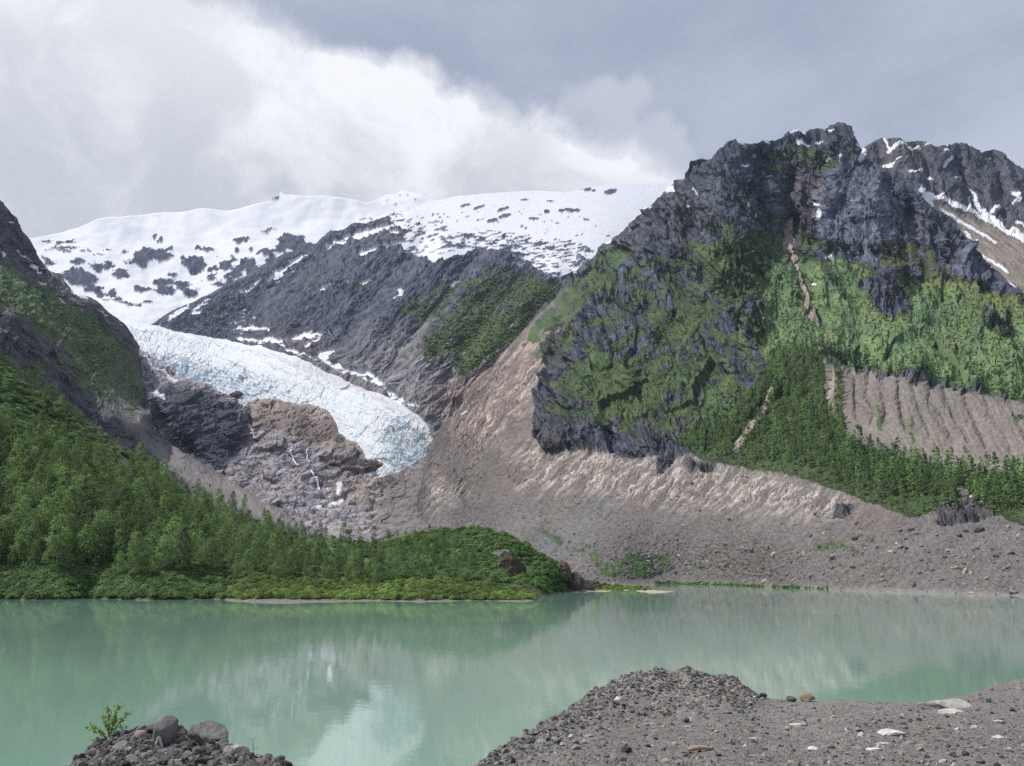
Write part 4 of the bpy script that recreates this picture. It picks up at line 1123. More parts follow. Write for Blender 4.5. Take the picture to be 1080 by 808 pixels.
def broadleaf(seed, h=1.0, nclump=60, per=14, leaf=.028, wid=.17, base=.16, multi=1):
    """unit-height tree: trunk with limbs, crown of leaf clumps with gaps between. Returns trunk and crown arrays"""
    r = np.random.default_rng(seed)
    segs, cl = [], []
    for st in range(multi):
        ox, oy = (0, 0) if st == 0 else r.normal(0, .05, 2)
        hh = 1.0 if st == 0 else r.uniform(.7, .9)
        lean = r.normal(0, .025, 2)
        pts = [np.array((ox + lean[0] * z + .01 * math.sin(7 * z + seed), oy + lean[1] * z, z * hh)) for z in np.linspace(0, .93, 7)]
        for i in range(6):
            segs.append((pts[i], pts[i + 1], .011 * (1 - i / 6.6), .011 * (1 - (i + 1) / 6.6)))
        for i in range(nclump // multi):
            z = base + (1 - base) * r.uniform(0, 1) ** .85
            w = wid * (math.sin(min(1, (z - base) / .42 + .16) * math.pi / 2) ** .8) * (1 - max(0, (z - .42)) / .60) ** .72
            an = r.uniform(0, 2 * math.pi)
            rr = w * (r.uniform(.35, 1) ** .6) * r.uniform(.75, 1.2)
            c = np.array((math.cos(an) * rr + ox + lean[0] * z, math.sin(an) * rr + oy + lean[1] * z, min(z, .985) * hh))
            cl.append((c, r.uniform(.5, 1.15)))
            if i % 4 == 0 and rr > .04:
                q = np.array((ox + lean[0] * z, oy + lean[1] * z, max(.05, (z - .5 * rr) * hh)))
                segs.append((q, c, .004, .0015))
    cent, nr, sz = [], [], []
    for c, s in cl:
        k = int(per * s)
        p = r.normal(size=(k, 3)) * (.030 * s, .030 * s, .024 * s) * (wid / .19)
        cent.append(c + p)
        n = p / (np.linalg.norm(p, axis=1, keepdims=True) + 1e-9) + r.normal(size=(k, 3)) * .6 + (0, 0, .5)
        nr.append(n / np.linalg.norm(n, axis=1, keepdims=True))
        sz.append(r.uniform(.7, 1.3, k) * leaf)
    cent, nr, sz = np.concatenate(cent), np.concatenate(nr), np.concatenate(sz)
    tv, tf = tubes(segs)
    cv, cf = quads(cent, nr, sz, .75, r)
    return tv, tf, cv, cf


def bush(seed, nclump=26, per=16, leaf=.16, flat=.75):
    """unit-radius bush, several domes of leaves from one foot"""
    r = np.random.default_rng(seed)
    segs, cent, nr, sz = [], [], [], []
    for i in range(nclump):
        an, q = r.uniform(0, 2 * math.pi), r.uniform(0, 1) ** .6
        el = r.uniform(.1, 1.45)
        c = np.array((math.cos(an) * math.cos(el), math.sin(an) * math.cos(el), math.sin(el) * flat * 1.15)) * (.45 + .5 * q) + (0, 0, .08)
        segs.append(((0, 0, -.1), c * .9, .018, .006))
        p = r.normal(size=(per, 3)) * (.15, .15, .11)
        cent.append(c + p)
        n = p / (np.linalg.norm(p, axis=1, keepdims=True) + 1e-9) + c * .8 + r.normal(size=(per, 3)) * .45 + (0, 0, .3)
        nr.append(n / np.linalg.norm(n, axis=1, keepdims=True))
        sz.append(r.uniform(.7, 1.3, per) * leaf)
    tv, tf = tubes(segs, 3)
    cv, cf = quads(np.concatenate(cent), np.concatenate(nr), np.concatenate(sz), .8, r)
    return tv, tf, cv, cf


def spruce(seed, tiers=13, per=15):
    r = np.random.default_rng(seed)
    cent, nr, sz = [], [], []
    for i in range(tiers):
        z = .10 + .88 * (i / tiers)
        w = .20 * (1 - z) ** .85 * r.uniform(.8, 1.15) + .008
        k = max(5, int(per * (1 - .55 * z)))
        for j in range(k):
            an = 2 * math.pi * (j + r.uniform(-.3, .3)) / k
            rr = w * r.uniform(.35, 1.0)
            cent.append((math.cos(an) * rr, math.sin(an) * rr, z - rr * .35 + r.normal(0, .01)))
            n = np.array((math.cos(an) * .6, math.sin(an) * .6, .9)) + r.normal(size=3) * .3
            nr.append(n / np.linalg.norm(n))
            sz.append(r.uniform(.8, 1.25) * (.10 * (1 - .45 * z)))
    tv, tf = tubes([((0, 0, 0), (0, 0, .5), .012, .008), ((0, 0, .5), (0, 0, .98), .008, .002)])
    cv, cf = quads(np.array(cent), np.array(nr), np.array(sz), .8, r)
    return tv, tf, cv, cf


def plant_proto(name, geo, leafm, barkm=None, height=1.0, parts=('trunk', 'crown'), crown_named=None):
    """an Empty at the foot with a trunk and a crown; the meshes are unit sized, the Empty carries the size"""
    tv, tf, cv, cf = geo
    e = bpy.data.objects.new(name, None)
    COL.objects.link(e)
    a_ = mesh_np(parts[0], tv, tf, barkm or M_bark, parent=e)
    b_ = mesh_np(parts[1], cv, cf, leafm, smooth=False, parent=e)
    return e, a_, b_


def clone(e, loc, scale, rz, label=None, group=None, cat=None, name=None):
    c = e.copy()
    COL.objects.link(c)
    for ch in e.children:
        d = ch.copy()
        COL.objects.link(d)
        d.parent = c
    place(c, loc, scale, rz)
    tag(c, label, cat, group)
    return c


def place(c, loc, scale, rz):
    c.location = [float(v) for v in loc]
    c.scale = scale if hasattr(scale, '__len__') else (scale,) * 3
    c.rotation_euler = (0, 0, rz)


def scatter(name, P, S, sources, seed=0, kind='stuff', tilt=.06, label=None, cat=None):
    """one object of 'stuff': a cloud of points that geometry nodes dress with copies of real plants or stones"""
    n = len(P)
    r = np.random.default_rng(seed)
    me = bpy.data.meshes.new(name)
    me.vertices.add(n)
    me.vertices.foreach_set('co', np.ascontiguousarray(P, np.float32).ravel())
    S = np.asarray(S, float)
    if S.ndim == 1: S = np.stack([S, S, S], -1)
    sa = me.attributes.new('size', 'FLOAT_VECTOR', 'POINT')
    sa.data.foreach_set('vector', S.astype(np.float32).ravel())
    ra = me.attributes.new('turn', 'FLOAT_VECTOR', 'POINT')
    rv = np.stack([r.normal(0, tilt, n), r.normal(0, tilt, n), r.uniform(0, 6.28, n)], -1)
    ra.data.foreach_set('vector', rv.astype(np.float32).ravel())
    ia = me.attributes.new('which', 'INT', 'POINT')
    ia.data.foreach_set('value', r.integers(0, len(sources), n).astype(np.int32))
    o = bpy.data.objects.new(name, me)
    COL.objects.link(o)
    tag(o, label, None, None, kind)
    g = bpy.data.node_groups.new(name, 'GeometryNodeTree')
    g.interface.new_socket('Geometry', in_out='INPUT', socket_type='NodeSocketGeometry')
    g.interface.new_socket('Geometry', in_out='OUTPUT', socket_type='NodeSocketGeometry')
    gi, go = g.nodes.new('NodeGroupInput'), g.nodes.new('NodeGroupOutput')
    join = g.nodes.new('GeometryNodeJoinGeometry')
    for src in reversed(sources):
        jj = g.nodes.new('GeometryNodeJoinGeometry')
        for q in (src if isinstance(src, (list, tuple)) else [src]):
            oi = g.nodes.new('GeometryNodeObjectInfo')
            oi.transform_space = 'ORIGINAL'
            oi.inputs['Object'].default_value = q
            g.links.new(oi.outputs['Geometry'], jj.inputs[0])
        ti = g.nodes.new('GeometryNodeGeometryToInstance')
        g.links.new(jj.outputs[0], ti.inputs[0])
        g.links.new(ti.outputs[0], join.inputs[0])

    def attr(nm, ty):
        a_ = g.nodes.new('GeometryNodeInputNamedAttribute')
        a_.data_type = ty
        a_.inputs['Name'].default_value = nm
        return a_.outputs['Attribute']
    ip = g.nodes.new('GeometryNodeInstanceOnPoints')
    g.links.new(gi.outputs[0], ip.inputs['Points'])
    g.links.new(join.outputs[0], ip.inputs['Instance'])
    ip.inputs['Pick Instance'].default_value = True
    g.links.new(attr('which', 'INT'), ip.inputs['Instance Index'])
    er = g.nodes.new('FunctionNodeEulerToRotation')
    g.links.new(attr('turn', 'FLOAT_VECTOR'), er.inputs[0])
    g.links.new(er.outputs[0], ip.inputs['Rotation'])
    g.links.new(attr('size', 'FLOAT_VECTOR'), ip.inputs['Scale'])
    g.links.new(ip.outputs[0], go.inputs[0])
    md = o.modifiers.new('scatter', 'NODES')
    md.node_group = g
    return o


def sample_px(mp, n, box, seed=0, gap=0.0, keep=None):
    """random survey positions where the map allows"""
    r = np.random.default_rng(seed)
    out = np.zeros((0, 2))
    x0, x1, y0, y1 = box
    for _ in range(12):
        q = np.stack([r.uniform(x0, x1, n * 2), r.uniform(y0, y1, n * 2)], -1)
        q = q[mp(q[:, 0], q[:, 1]) > r.uniform(.15, .95, len(q))]
        out = np.concatenate([out, q])
        if len(out) >= n * (1.6 if gap else 1): break
    if gap:                     # thin out to a least spacing
        keep_, cell = [], {}
        for x, y in out:
            k = (int(x // gap), int(y // gap))
            ok = True
            for i in (-1, 0, 1):
                for j in (-1, 0, 1):
                    for (a_, b_) in cell.get((k[0] + i, k[1] + j), ()):
                        if (a_ - x) ** 2 + (b_ - y) ** 2 < gap * gap: ok = False
            if ok:
                cell.setdefault(k, []).append((x, y))
                keep_.append((x, y))
        out = np.array(keep_)
    return out[:n]


# ---------------------------------------------------------------- the wood on the near shore
TREES = []
for i in range(6):
    geo = broadleaf(100 + i, nclump=[105, 90, 120, 95, 85, 110][i], per=22, leaf=.027, wid=[.24, .19, .27, .20, .22, .26][i], base=[.10, .16, .08, .12, .2, .1][i], multi=[1, 1, 2, 1, 1, 2][i])
    TREES.append(plant_proto('poplar_tree', geo, M_leaf))
wood = Map(0)
wood.poly([(130, 488), (200, 521), (300, 561), (400, 573), (455, 562), (500, 580), (400, 590), (200, 560)], .9)
wood.poly([(-150, 470), (-60, 458), (0, 462), (40, 468), (80, 480), (120, 500), (160, 522), (200, 543), (245, 562), (330, 580), (430, 576), (470, 572), (500, 585), (508, 604), (480, 612), (420, 618), (300, 618), (250, 616), (225, 606), (180, 612), (130, 608), (60, 606), (-150, 606)], 1)
wood.ell(150, 608, 35, 8, .4).blur(2)
tp_ = sample_px(wood, 1100, (-140, 505, 455, 620), 11, gap=6.6)
tp_ = tp_[np.argsort(-tp_[:, 1])]
TP = LP.at(tp_[:, 0], tp_[:, 1])
r0 = np.random.default_rng(5)
TH = np.interp(tp_[:, 0], [-100, 100, 200, 280, 340, 430, 500], [23, 23, 21, 18, 13, 10, 8]) * r0.uniform(.70, 1.18, len(tp_))
TH *= np.where(r0.uniform(size=len(tp_)) < .12, .6, 1)
# nearest 300 in the frame stand as single trees
dist = np.hypot(TP[:, 0], TP[:, 1])
infr = (tp_[:, 0] > -4)
order = np.argsort(np.where(infr, dist / TH, 1e9))
single = order[:292]
rest = np.setdiff1d(np.arange(len(tp_)), single)


def where_wood(x, y, h, k):
    side = ('at the left picture edge' if x < 30 else 'left part of the wood' if x < 75 else 'below the soil scar' if x < 130 else 'above the bushy bank' if x < 180 else 'left of the spit root' if x < 235 else 'behind the spit root'
            if x < 290 else 'behind the left spit' if x < 345 else 'behind the middle spit' if x < 400 else 'left foot of the knoll' if x < 455 else 'front of the knoll')
    row = 'front row' if y > 607 else 'second rows' if y > 593 else 'middle rows' if y > 572 else 'upper rows' if y > 535 else 'topmost rows'
    size = 'very tall' if h > 22 else 'tall' if h > 17.5 else 'medium' if h > 12 else 'low' if h > 8.5 else 'tiny'
    look = ['full crowned', 'narrow crowned', 'broad twin stemmed', 'high stemmed', 'thin open', 'wide forked'][k]
    return '%s %s poplar, %s, %s' % (size, look, row, side)


used = [False] * len(TREES)
for q in single:
    k = int(r0.integers(0, len(TREES)))
    x, y = tp_[q]
    lab = where_wood(x, y, TH[q], k)
    w = r0.uniform(.9, 1.2)
    e = TREES[k][0]
    sc = (TH[q] * w, TH[q] * w, TH[q])
    if not used[k]:
        used[k] = True
        place(e, TP[q] - (0, 0, .3), sc, r0.uniform(0, 6.28))
        tag(e, lab, 'tree', 'poplars of the lakeside wood')
    else:
        clone(e, TP[q] - (0, 0, .3), sc, r0.uniform(0, 6.28), lab, 'poplars of the lakeside wood', 'tree')
wv_ = r0.uniform(.9, 1.2, len(rest))
scatter('forest', TP[rest] - (0, 0, .3), np.stack([TH[rest] * wv_, TH[rest] * wv_, TH[rest]], -1), [(t[1], t[2]) for t in TREES], 21)

# a few that stand out on their own
for x, y, h, lab in [(63, 418, 9, 'isolated poplar standing against the dark cliff, left one of a pair'), (79, 425, 11, 'taller isolated poplar standing against the dark cliff, right one of a pair'),
                     (97, 437, 7.5, 'small poplar alone on the brow below the dark cliff'), (124, 462, 7, 'small poplar leaning over the brow above the grey gully'), (146, 478, 13, 'poplar with bare top standing clear on the brow by the grey gully'), (165, 500, 8, 'short poplar on the brow just below the tall one by the gully'), (198, 524, 7, 'little poplar at the end of the brow above the scree')]:
    p = LP.at(x, y)
    clone(TREES[int(r0.integers(0, 6))][0], p, (h * 1.1, h * 1.1, h), r0.uniform(0, 6), lab, None, 'tree')

# shrubs of the near shore: thicket up the hillside and along the bank
BUSH = [plant_proto('alder_bush', bush(200 + i, 30, 18, .17), M_shrub, parts=('stems', 'foliage')) for i in range(4)]
WILL = [plant_proto('willow_bush', bush(300 + i, 34, 20, .15, .85), M_willow, parts=('stems', 'foliage')) for i in range(3)]
for i, (x, y, s, lab) in enumerate([(268, 624, 3.0, 'round dark alder bush on the bank left of the spit root'), (22, 628, 3.2, 'broad alder bush overhanging the water at the far left'), (160, 629, 3.0, 'alder bush with pale leaves by the water below the wood'), (590, 618, 3.0, 'dark rounded alder bush at the foot of the black crag')]):
    place(BUSH[i][0], LP.at(x, y), (s, s, s * .9), i)
    tag(BUSH[i][0], lab, 'bush')
for i, (x, y, s, lab) in enumerate([(560, 632, 2.6, 'bright green willow bush at the very tip of the spit'), (268, 611, 3.6, 'pale silvery willow bush where the spit leaves the bank'), (662, 621, 3.0, 'bright willow bush on the low islet behind the spit')]):
    place(WILL[i][0], LP.at(x, y), (s, s, s * .9), i)
    tag(WILL[i][0], lab, 'bush')
hs = Map(0)
hs.poly([(-150, 250), (-60, 345), (0, 382), (50, 419), (100, 454), (140, 481), (175, 508), (200, 520), (245, 543), (320, 564), (400, 573), (440, 565), (470, 559), (510, 558), (540, 568), (575, 588), (600, 603), (612, 612), (600, 622), (576, 626), (560, 617), (500, 613), (440, 612), (300, 610), (240, 610), (235, 632), (-150, 632)], 1)
hs.stroke([(130, 492), (150, 516)], 6, 0).ell(553, 600, 20, 11, .25, 30).poly([(590, 596), (606, 600), (612, 622), (600, 620)], .1).blur(2)
q = np.concatenate([sample_px(hs, 5200, (-140, 615, 300, 632), 12), sample_px(hs, 1900, (395, 615, 552, 627), 17), sample_px(hs, 1300, (-60, 236, 600, 631.5), 18)])
BP = LP.at(q[:, 0], q[:, 1])
hill = (q[:, 1] < 540) & (q[:, 0] < 230)
bs = np.where(hill, r0.uniform(2.0, 4.4, len(q)), np.where(q[:, 0] > 430, r0.uniform(1.4, 3.0, len(q)), r0.uniform(1.6, 3.4, len(q))))
scatter('shrubs', BP, np.stack([bs, bs, bs * r0.uniform(.7, 1.1, len(q))], -1), [(t[1], t[2]) for t in BUSH], 22)
sp = Map(0)
sp.poly([(236, 629), (250, 620), (300, 614), (360, 612), (430, 612), (500, 614), (540, 620), (568, 628), (566, 632), (540, 633), (400, 632.5), (250, 632)], 1).poly([(618, 619), (640, 616), (680, 619), (690, 622), (680, 623.4), (625, 623.4)], .9).poly([(238, 615), (300, 600), (330, 612), (260, 622)], .35).ell(75, 625, 60, 3, .15).ell(200, 627, 30, 4, .4)
q = sample_px(sp, 1500, (60, 700, 598, 634), 13)
BP = LP.at(q[:, 0], q[:, 1])
bs = np.where(q[:, 0] > 600, r0.uniform(1.0, 2.2, len(q)), r0.uniform(1.0, 2.6, len(q)))
scatter('willow_scrub', BP, np.stack([bs, bs, bs * r0.uniform(.7, 1.0, len(q))], -1), [(t[1], t[2]) for t in WILL], 23)

# ---------------------------------------------------------------- trees on the right-hand slope
FAR = []
for i in range(4):
    FAR.append(plant_proto('slope_tree', broadleaf(400 + i, nclump=50, per=9, leaf=.055, wid=[.15, .12, .17, .13][i], base=.03), M_leaf_far))
belt = Map(0)
belt.poly([(720, 472), (738, 456), (770, 438), (798, 408), (812, 385), (838, 368), (862, 382), (868, 425), (882, 456), (920, 480), (960, 490), (1010, 500), (1080, 508), (1240, 520), (1240, 570), (1080, 552), (1045, 538), (1000, 534), (960, 545), (930, 534), (896, 519), (860, 507), (820, 496), (780, 491), (742, 484)], 1)
belt.stroke([(814, 414), (800, 440), (785, 458), (775, 475)], 4, 0).stroke([(1015, 522), (1025, 535), (1030, 555)], 6, 0)
belt.poly([(905, 382), (960, 392), (1000, 398), (1080, 412), (1240, 452), (1240, 462), (1080, 424), (1000, 402), (915, 386)], 1)
belt.stroke([(866, 388), (864, 440)], 4, .7).stroke([(886, 400), (886, 450)], 3, .7)
for x, y, w in [(620, 396, 16), (650, 402, 14), (690, 372, 10), (710, 400, 12), (740, 405, 14), (765, 420, 14), (785, 400, 12), (800, 385, 10)]:
    belt.ell(x, y, w, w * .6, .35)
belt.blur(1)
q = sample_px(belt, 1900, (560, 1235, 360, 575), 14, gap=4.6)
q = q[np.argsort(-q[:, 1])]
SP = LR.at(q[:, 0], q[:, 1])
sh = np.where(q[:, 0] < 715, r0.uniform(7, 14, len(q)), r0.uniform(13, 24, len(q)))
sh = np.where(q[:, 1] > np.interp(q[:, 0], [720, 780, 820, 860, 930, 1000, 1080], [478, 486, 490, 500, 528, 528, 545]), sh * .45, sh)
sz_ = sh / np.hypot(SP[:, 0], SP[:, 1]) * (q[:, 0] < 1080)
o_ = np.argsort(-sz_)
sg, rs = o_[:250], o_[250:]
usedf = [False] * 4
for qq in sg:
    k = int(r0.integers(0, 4))
    x, y = q[qq]
    zone = ['at its left tip', 'left of the pale chute', 'right of the pale chute', 'below the moraine corner', 'under the left moraine', 'under the middle moraine', 'left of the rocky gap', 'right of the rocky gap'][int(np.digitize(x, [750, 790, 850, 890, 940, 990, 1025]))]
    low_ = np.interp(x, [720, 780, 820, 860, 930, 1000, 1080], [478, 486, 490, 505, 530, 532, 548])
    row_ = 'bottom edge' if y > low_ - 12 else 'lower rows' if y > low_ - 30 else 'middle rows' if y > low_ - 55 else 'top rows'
    size_ = 'tall' if sh[qq] > 20 else 'medium' if sh[qq] > 15 else 'short'
    look_ = ['full', 'slim', 'broad', 'pointed'][k]
    lab = '%s %s green tree of the slope belt, %s, %s' % (size_, look_, row_, zone)
    if y < 440 and x > 895: lab = '%s %s green tree on the rim above the bare moraine, %s' % (size_, look_, 'left stretch' if x < 960 else 'middle stretch' if x < 1020 else 'right stretch')
    e = FAR[k][0]
    sc = (sh[qq] * 1.1, sh[qq] * 1.1, sh[qq])
    if not usedf[k]:
        usedf[k] = True
        place(e, SP[qq] - (0, 0, .5), sc, r0.uniform(0, 6))
        tag(e, lab, 'tree', 'young trees of the slope belt')
    else:
        clone(e, SP[qq] - (0, 0, .5), sc, r0.uniform(0, 6), lab, 'young trees of the slope belt', 'tree')
scatter('slope_forest', SP[rs] - (0, 0, .5), np.stack([sh[rs] * 1.1, sh[rs] * 1.1, sh[rs]], -1), [(t[1], t[2]) for t in FAR], 24)

# spruces
SPR = []
for i in range(3):
    tv, tf, cv, cf = spruce(500 + i)
    SPR.append(plant_proto('spruce_tree', (tv, tf, cv, cf), M_needle))
usedp = [False] * 3
row = [(852, 372, 15), (857, 371, 19), (862, 372, 21), (866, 373, 17), (869, 374, 21), (873, 375, 14), (876, 375, 18), (882, 377, 22), (886, 378, 23), (890, 379, 17), (894, 380, 15), (898, 380, 19), (902, 382, 22), (906, 384, 15), (909, 386, 24), (914, 387, 18), (926, 389, 13), (941, 393, 14), (952, 395, 17), (968, 400, 21), (971, 400, 17), (846, 370, 11)]
i = 0
for x, y, h in row:
    k = i % 3
    size_ = 'tallest' if h > 21 else 'tall' if h > 18 else 'medium' if h > 15 else 'small'
    lab = ('%s dark narrow spruce above the bare moraine, %s' % (size_, ['left end of the row', 'left half of the row', 'middle of the row', 'right half of the row', 'right end of the row'][int(np.digitize(x, [858, 871, 884, 899]))])) if x < 920 else 'lone %s dark spruce among green trees on the moraine rim, %s' % (size_, 'leftmost' if x < 935 else 'second from left' if x < 948 else 'third from left' if x < 960 else 'rightmost two')
    p = LR.at(x, y)
    sc = (h * 1.0, h * 1.0, h * 1.15)
    if not usedp[k]:
        usedp[k] = True
        place(SPR[k][0], p - (0, 0, .6), sc, i)
        tag(SPR[k][0], lab, 'spruce', 'spruces above the moraine')
    else:
        clone(SPR[k][0], p - (0, 0, .6), sc, i, lab, 'spruces above the moraine', 'spruce')
    i += 1
sm_ = Map(0)
for x, y, w, h_ in [(720, 235, 20, 14), (745, 240, 26, 10), (790, 215, 26, 16), (800, 235, 14, 14), (770, 200, 14, 10), (820, 165, 22, 7), (870, 165, 16, 8), (775, 300, 22, 20), (790, 280, 18, 20), (765, 270, 14, 14), (890, 268, 24, 7), (935, 268, 20, 7), (950, 262, 10, 7), (855, 250, 8, 14), (950, 312, 9, 16), (945, 300, 7, 8), (700, 290, 12, 12), (660, 300, 16, 8), (640, 318, 16, 9), (618, 338, 14, 7), (600, 352, 12, 6),
                    (680, 330, 10, 8), (1000, 262, 8, 16), (985, 240, 5, 12), (1035, 300, 14, 8), (1050, 345, 12, 7), (1062, 350, 8, 6), (780, 340, 10, 14), (800, 345, 7, 22), (735, 290, 10, 10), (690, 255, 8, 8), (840, 200, 6, 10), (640, 285, 10, 5), (575, 318, 3, 3), (668, 325, 6, 7), (720, 270, 12, 8)]:
    sm_.ell(x, y, w, h_, .75)
sm_.blur(2)
q = sample_px(sm_, 1300, (560, 1080, 150, 380), 15)
SP2 = LR.at(q[:, 0], q[:, 1])
h2 = r0.uniform(10, 22, len(q))
scatter('spruce_wood', SP2 - (0, 0, .8), np.stack([h2 * 1.15, h2 * 1.15, h2], -1), [(t[1], t[2]) for t in SPR], 25)

# low alder scrub over the green slopes
SB = [plant_proto('slope_bush', bush(600 + i, 14, 8, .34, .8), M_slopeshrub, parts=('stems', 'foliage')) for i in range(3)]
for i, (x, y, s, lab) in enumerate([(905, 452, 4.5, 'green bush alone at the left foot of the bare moraine gullies'), (966, 408, 4.2, 'dark round bush on the upper rim of the bare moraine'), (1076, 442, 4.5, 'green bush low on the right edge of the bare moraine')]):
    place(SB[i][0], LR.at(x, y), (s, s, s * .9), i)
    tag(SB[i][0], lab, 'bush')
for L_, mp_, n_, box, nm, sd, lo, hi_ in [(LR, vR, 6500, (560, 1235, 232, 622), 'slope_shrubs', 31, 1.5, 3.4), (LA, vgA, 2200, (430, 650, 270, 402), 'ridge_shrubs', 32, 3.0, 6.5), (LL, vL, 2200, (-100, 152, 255, 428), 'hillside_shrubs', 33, 1.6, 3.6)]:
    q = sample_px(mp_, n_, box, sd)
    if L_ is LR:
        q = np.concatenate([q, sample_px(mp_, 900, (690, 890, 608, 623), 34)])
    nn = fbm(q[:, 0], q[:, 1], 14, seed=sd, octv=4)
    q = q[(mp_(q[:, 0], q[:, 1]) + .45 * nn) > .52]
    if L_ is LR:
        q = q[q[:, 1] > np.interp(q[:, 0], LR.xs, LR.tp) + 4]
    p = L_.at(q[:, 0], q[:, 1])
    dd = np.hypot(p[:, 0], p[:, 1])
    s = r0.uniform(lo, hi_, len(q)) * np.clip(dd / 1300, .45, 1.3)
    scatter(nm, p, np.stack([s, s, s * r0.uniform(.5, .8, len(q))], -1), [(t[1], t[2]) for t in SB], sd)

# ---------------------------------------------------------------- stones
def rock_geo(seed, sub=2, squash=(1, .8, .65), rough=.28, chips=7):
    """angular stone: an icosphere cut by random planes and roughened"""
    r = np.random.default_rng(seed)
    bm = bmesh.new()
    bmesh.ops.create_icosphere(bm, subdivisions=sub, radius=1.0)
    V = np.array([v.co[:] for v in bm.verts])
    Fc = np.array([[v.index for v in f.verts] for f in bm.faces])
    bm.free()
    for _ in range(chips):
        n = r.normal(size=3)
        n /= np.linalg.norm(n)
        d = r.uniform(.55, .88)
        k = V @ n - d
        V = V - np.where(k > 0, k, 0)[:, None] * n * .95
    V *= 1 + rough * .35 * np.stack([fbm(V[:, 0] * 3 + seed, V[:, 1] * 3 + V[:, 2] * 2, 1.0, seed=seed % 17, octv=3)] * 3, -1)
    return V * np.array(squash), Fc


def stone_mat(name, c1, c2, scale=6.0, stripe=None):
    m, T, b = mat_new(name)
    tcn = T.n('ShaderNodeTexCoord').outputs['Object']
    oi = T.n('ShaderNodeObjectInfo').outputs['Random']
    k = T.ramp(T.noise(tcn, scale, 6, .7), .3, .7)
    c = T.mix(k, c1, c2)
    if stripe: c = T.mix(T.ramp(T.noise(tcn, scale * .35, 3, .5, 1.5), .52, .60), c, stripe)
    c = T.vm('SCALE', c, sc=T.ramp(oi, 0, 1, .7, 1.3, smooth=False))
    T.t.links.new(c, b.inputs['Base Color'])
    bp = T.n('ShaderNodeBump')
    bp.inputs['Strength'].default_value = .6
    bp.inputs['Distance'].default_value = .08
    T.t.links.new(T.noise(tcn, scale * 2, 6, .7), bp.inputs['Height'])
    T.t.links.new(bp.outputs[0], b.inputs['Normal'])
    return m


S_grey = stone_mat('grey_stone', (.20, .195, .195), (.34, .33, .325))
S_dark = stone_mat('dark_stone', (.06, .058, .06), (.13, .125, .125))
S_pale = stone_mat('pale_stone', (.42, .41, .39), (.66, .65, .62))
S_tan = stone_mat('tan_stone', (.30, .25, .20), (.46, .39, .32))
S_mid = stone_mat('grey_brown_stone', (.13, .122, .115), (.24, .23, .22))
S_blue = stone_mat('bluish_stone', (.22, .235, .25), (.36, .37, .385))
S_pink = stone_mat('pinkish_stone', (.34, .27, .25), (.45, .37, .34))
S_crag = stone_mat('crag_rock', (.035, .032, .036), (.13, .12, .12), 2.5, (.20, .13, .06))
S_scree = stone_mat('scree_rock', (.13, .12, .125), (.30, .28, .28), 3)
S_scree_d = stone_mat('dark_scree_rock', (.05, .05, .058), (.14, .135, .14), 3)


def stone(name, loc, size, mat, seed, label, cat='stone', rz=0.0, squash=(1, .8, .65), sub=3, group=None, rough=.3, sink=.25, tiltx=0.0, chips=9):
    V, Fc = rock_geo(seed, sub, squash, rough, chips)
    o = mesh_np(name, V * size, Fc, mat, smooth=True)
    o.location = [float(loc[0]), float(loc[1]), float(loc[2] + size * squash[2] * (1 - 2 * sink))]
    o.rotation_euler = (tiltx, 0, rz)
    try:
        o.data.set_sharp_from_angle(angle=R_(28))
    except Exception:
        pass
    tag(o, label, cat, group)
    return o


# rubble over the scree: uncounted small blocks
PEB = []
for i, mm in enumerate((S_scree, S_scree, S_scree_d, S_scree, S_tan)):
    V, Fc = rock_geo(700 + i, 1, (1, .8, .65), .3, 5)
    PEB.append((V, Fc, mm))
src = []
for i, (x, y, s, lab) in enumerate([(1033, 560, 4.2, 'large dark boulder casting a shadow high on the right-hand scree, below the trees'), (1018, 561, 2.4, 'grey boulder just left of the large dark one on the right scree'), (902, 569, 3.0, 'black boulder alone in the middle of the right scree'), (949, 559, 2.4, 'pale grey boulder left of the dark block under the trees'), (505, 592, 2.2, 'pale block at the foot of the scree behind the knoll')]):
    V, Fc, mm = PEB[i]
    o = mesh_np('boulder', V, Fc, [S_scree_d, S_scree, S_scree_d, S_scree, S_tan][i], smooth=False)
    p = LR.at(x, y)
    o.location = [float(v) for v in p + (0, 0, s * .3)]
    o.scale = (s, s, s)
    o.rotation_euler = (0, 0, i * 1.3)
    tag(o, lab, 'boulder')
    src.append(o)
talus = Map(0)
talus.poly([(440, 540), (470, 470), (520, 440), (600, 480), (720, 490), (860, 515), (930, 545), (1010, 545), (1240, 580), (1240, 632), (1000, 624), (880, 620), (690, 614), (560, 614), (440, 600)], .45)
talus.poly([(500, 560), (620, 570), (760, 580), (900, 575), (1080, 565), (1240, 590), (1240, 632), (1080, 626), (885, 620), (690, 614), (560, 614)], 1).poly([(985, 525), (1035, 520), (1050, 545), (985, 550)], 1).poly([(880, 400), (1080, 440), (1080, 495), (930, 460)], .25).blur(6)
q = sample_px(talus, 11000, (445, 1235, 400, 627), 16)
p = LR.at(q[:, 0], q[:, 1])
s = (.35 + r0.pareto(2.3, len(q)) * .45) * np.clip(np.hypot(p[:, 0], p[:, 1]) / 800, .7, 2.0)
s = np.minimum(s, 3.0)
s = np.where(q[:, 1] < 500, s * .7, s)
scatter('scree_rubble', p, np.stack([s, s * .8, s * .7], -1), src, 41, tilt=.5)
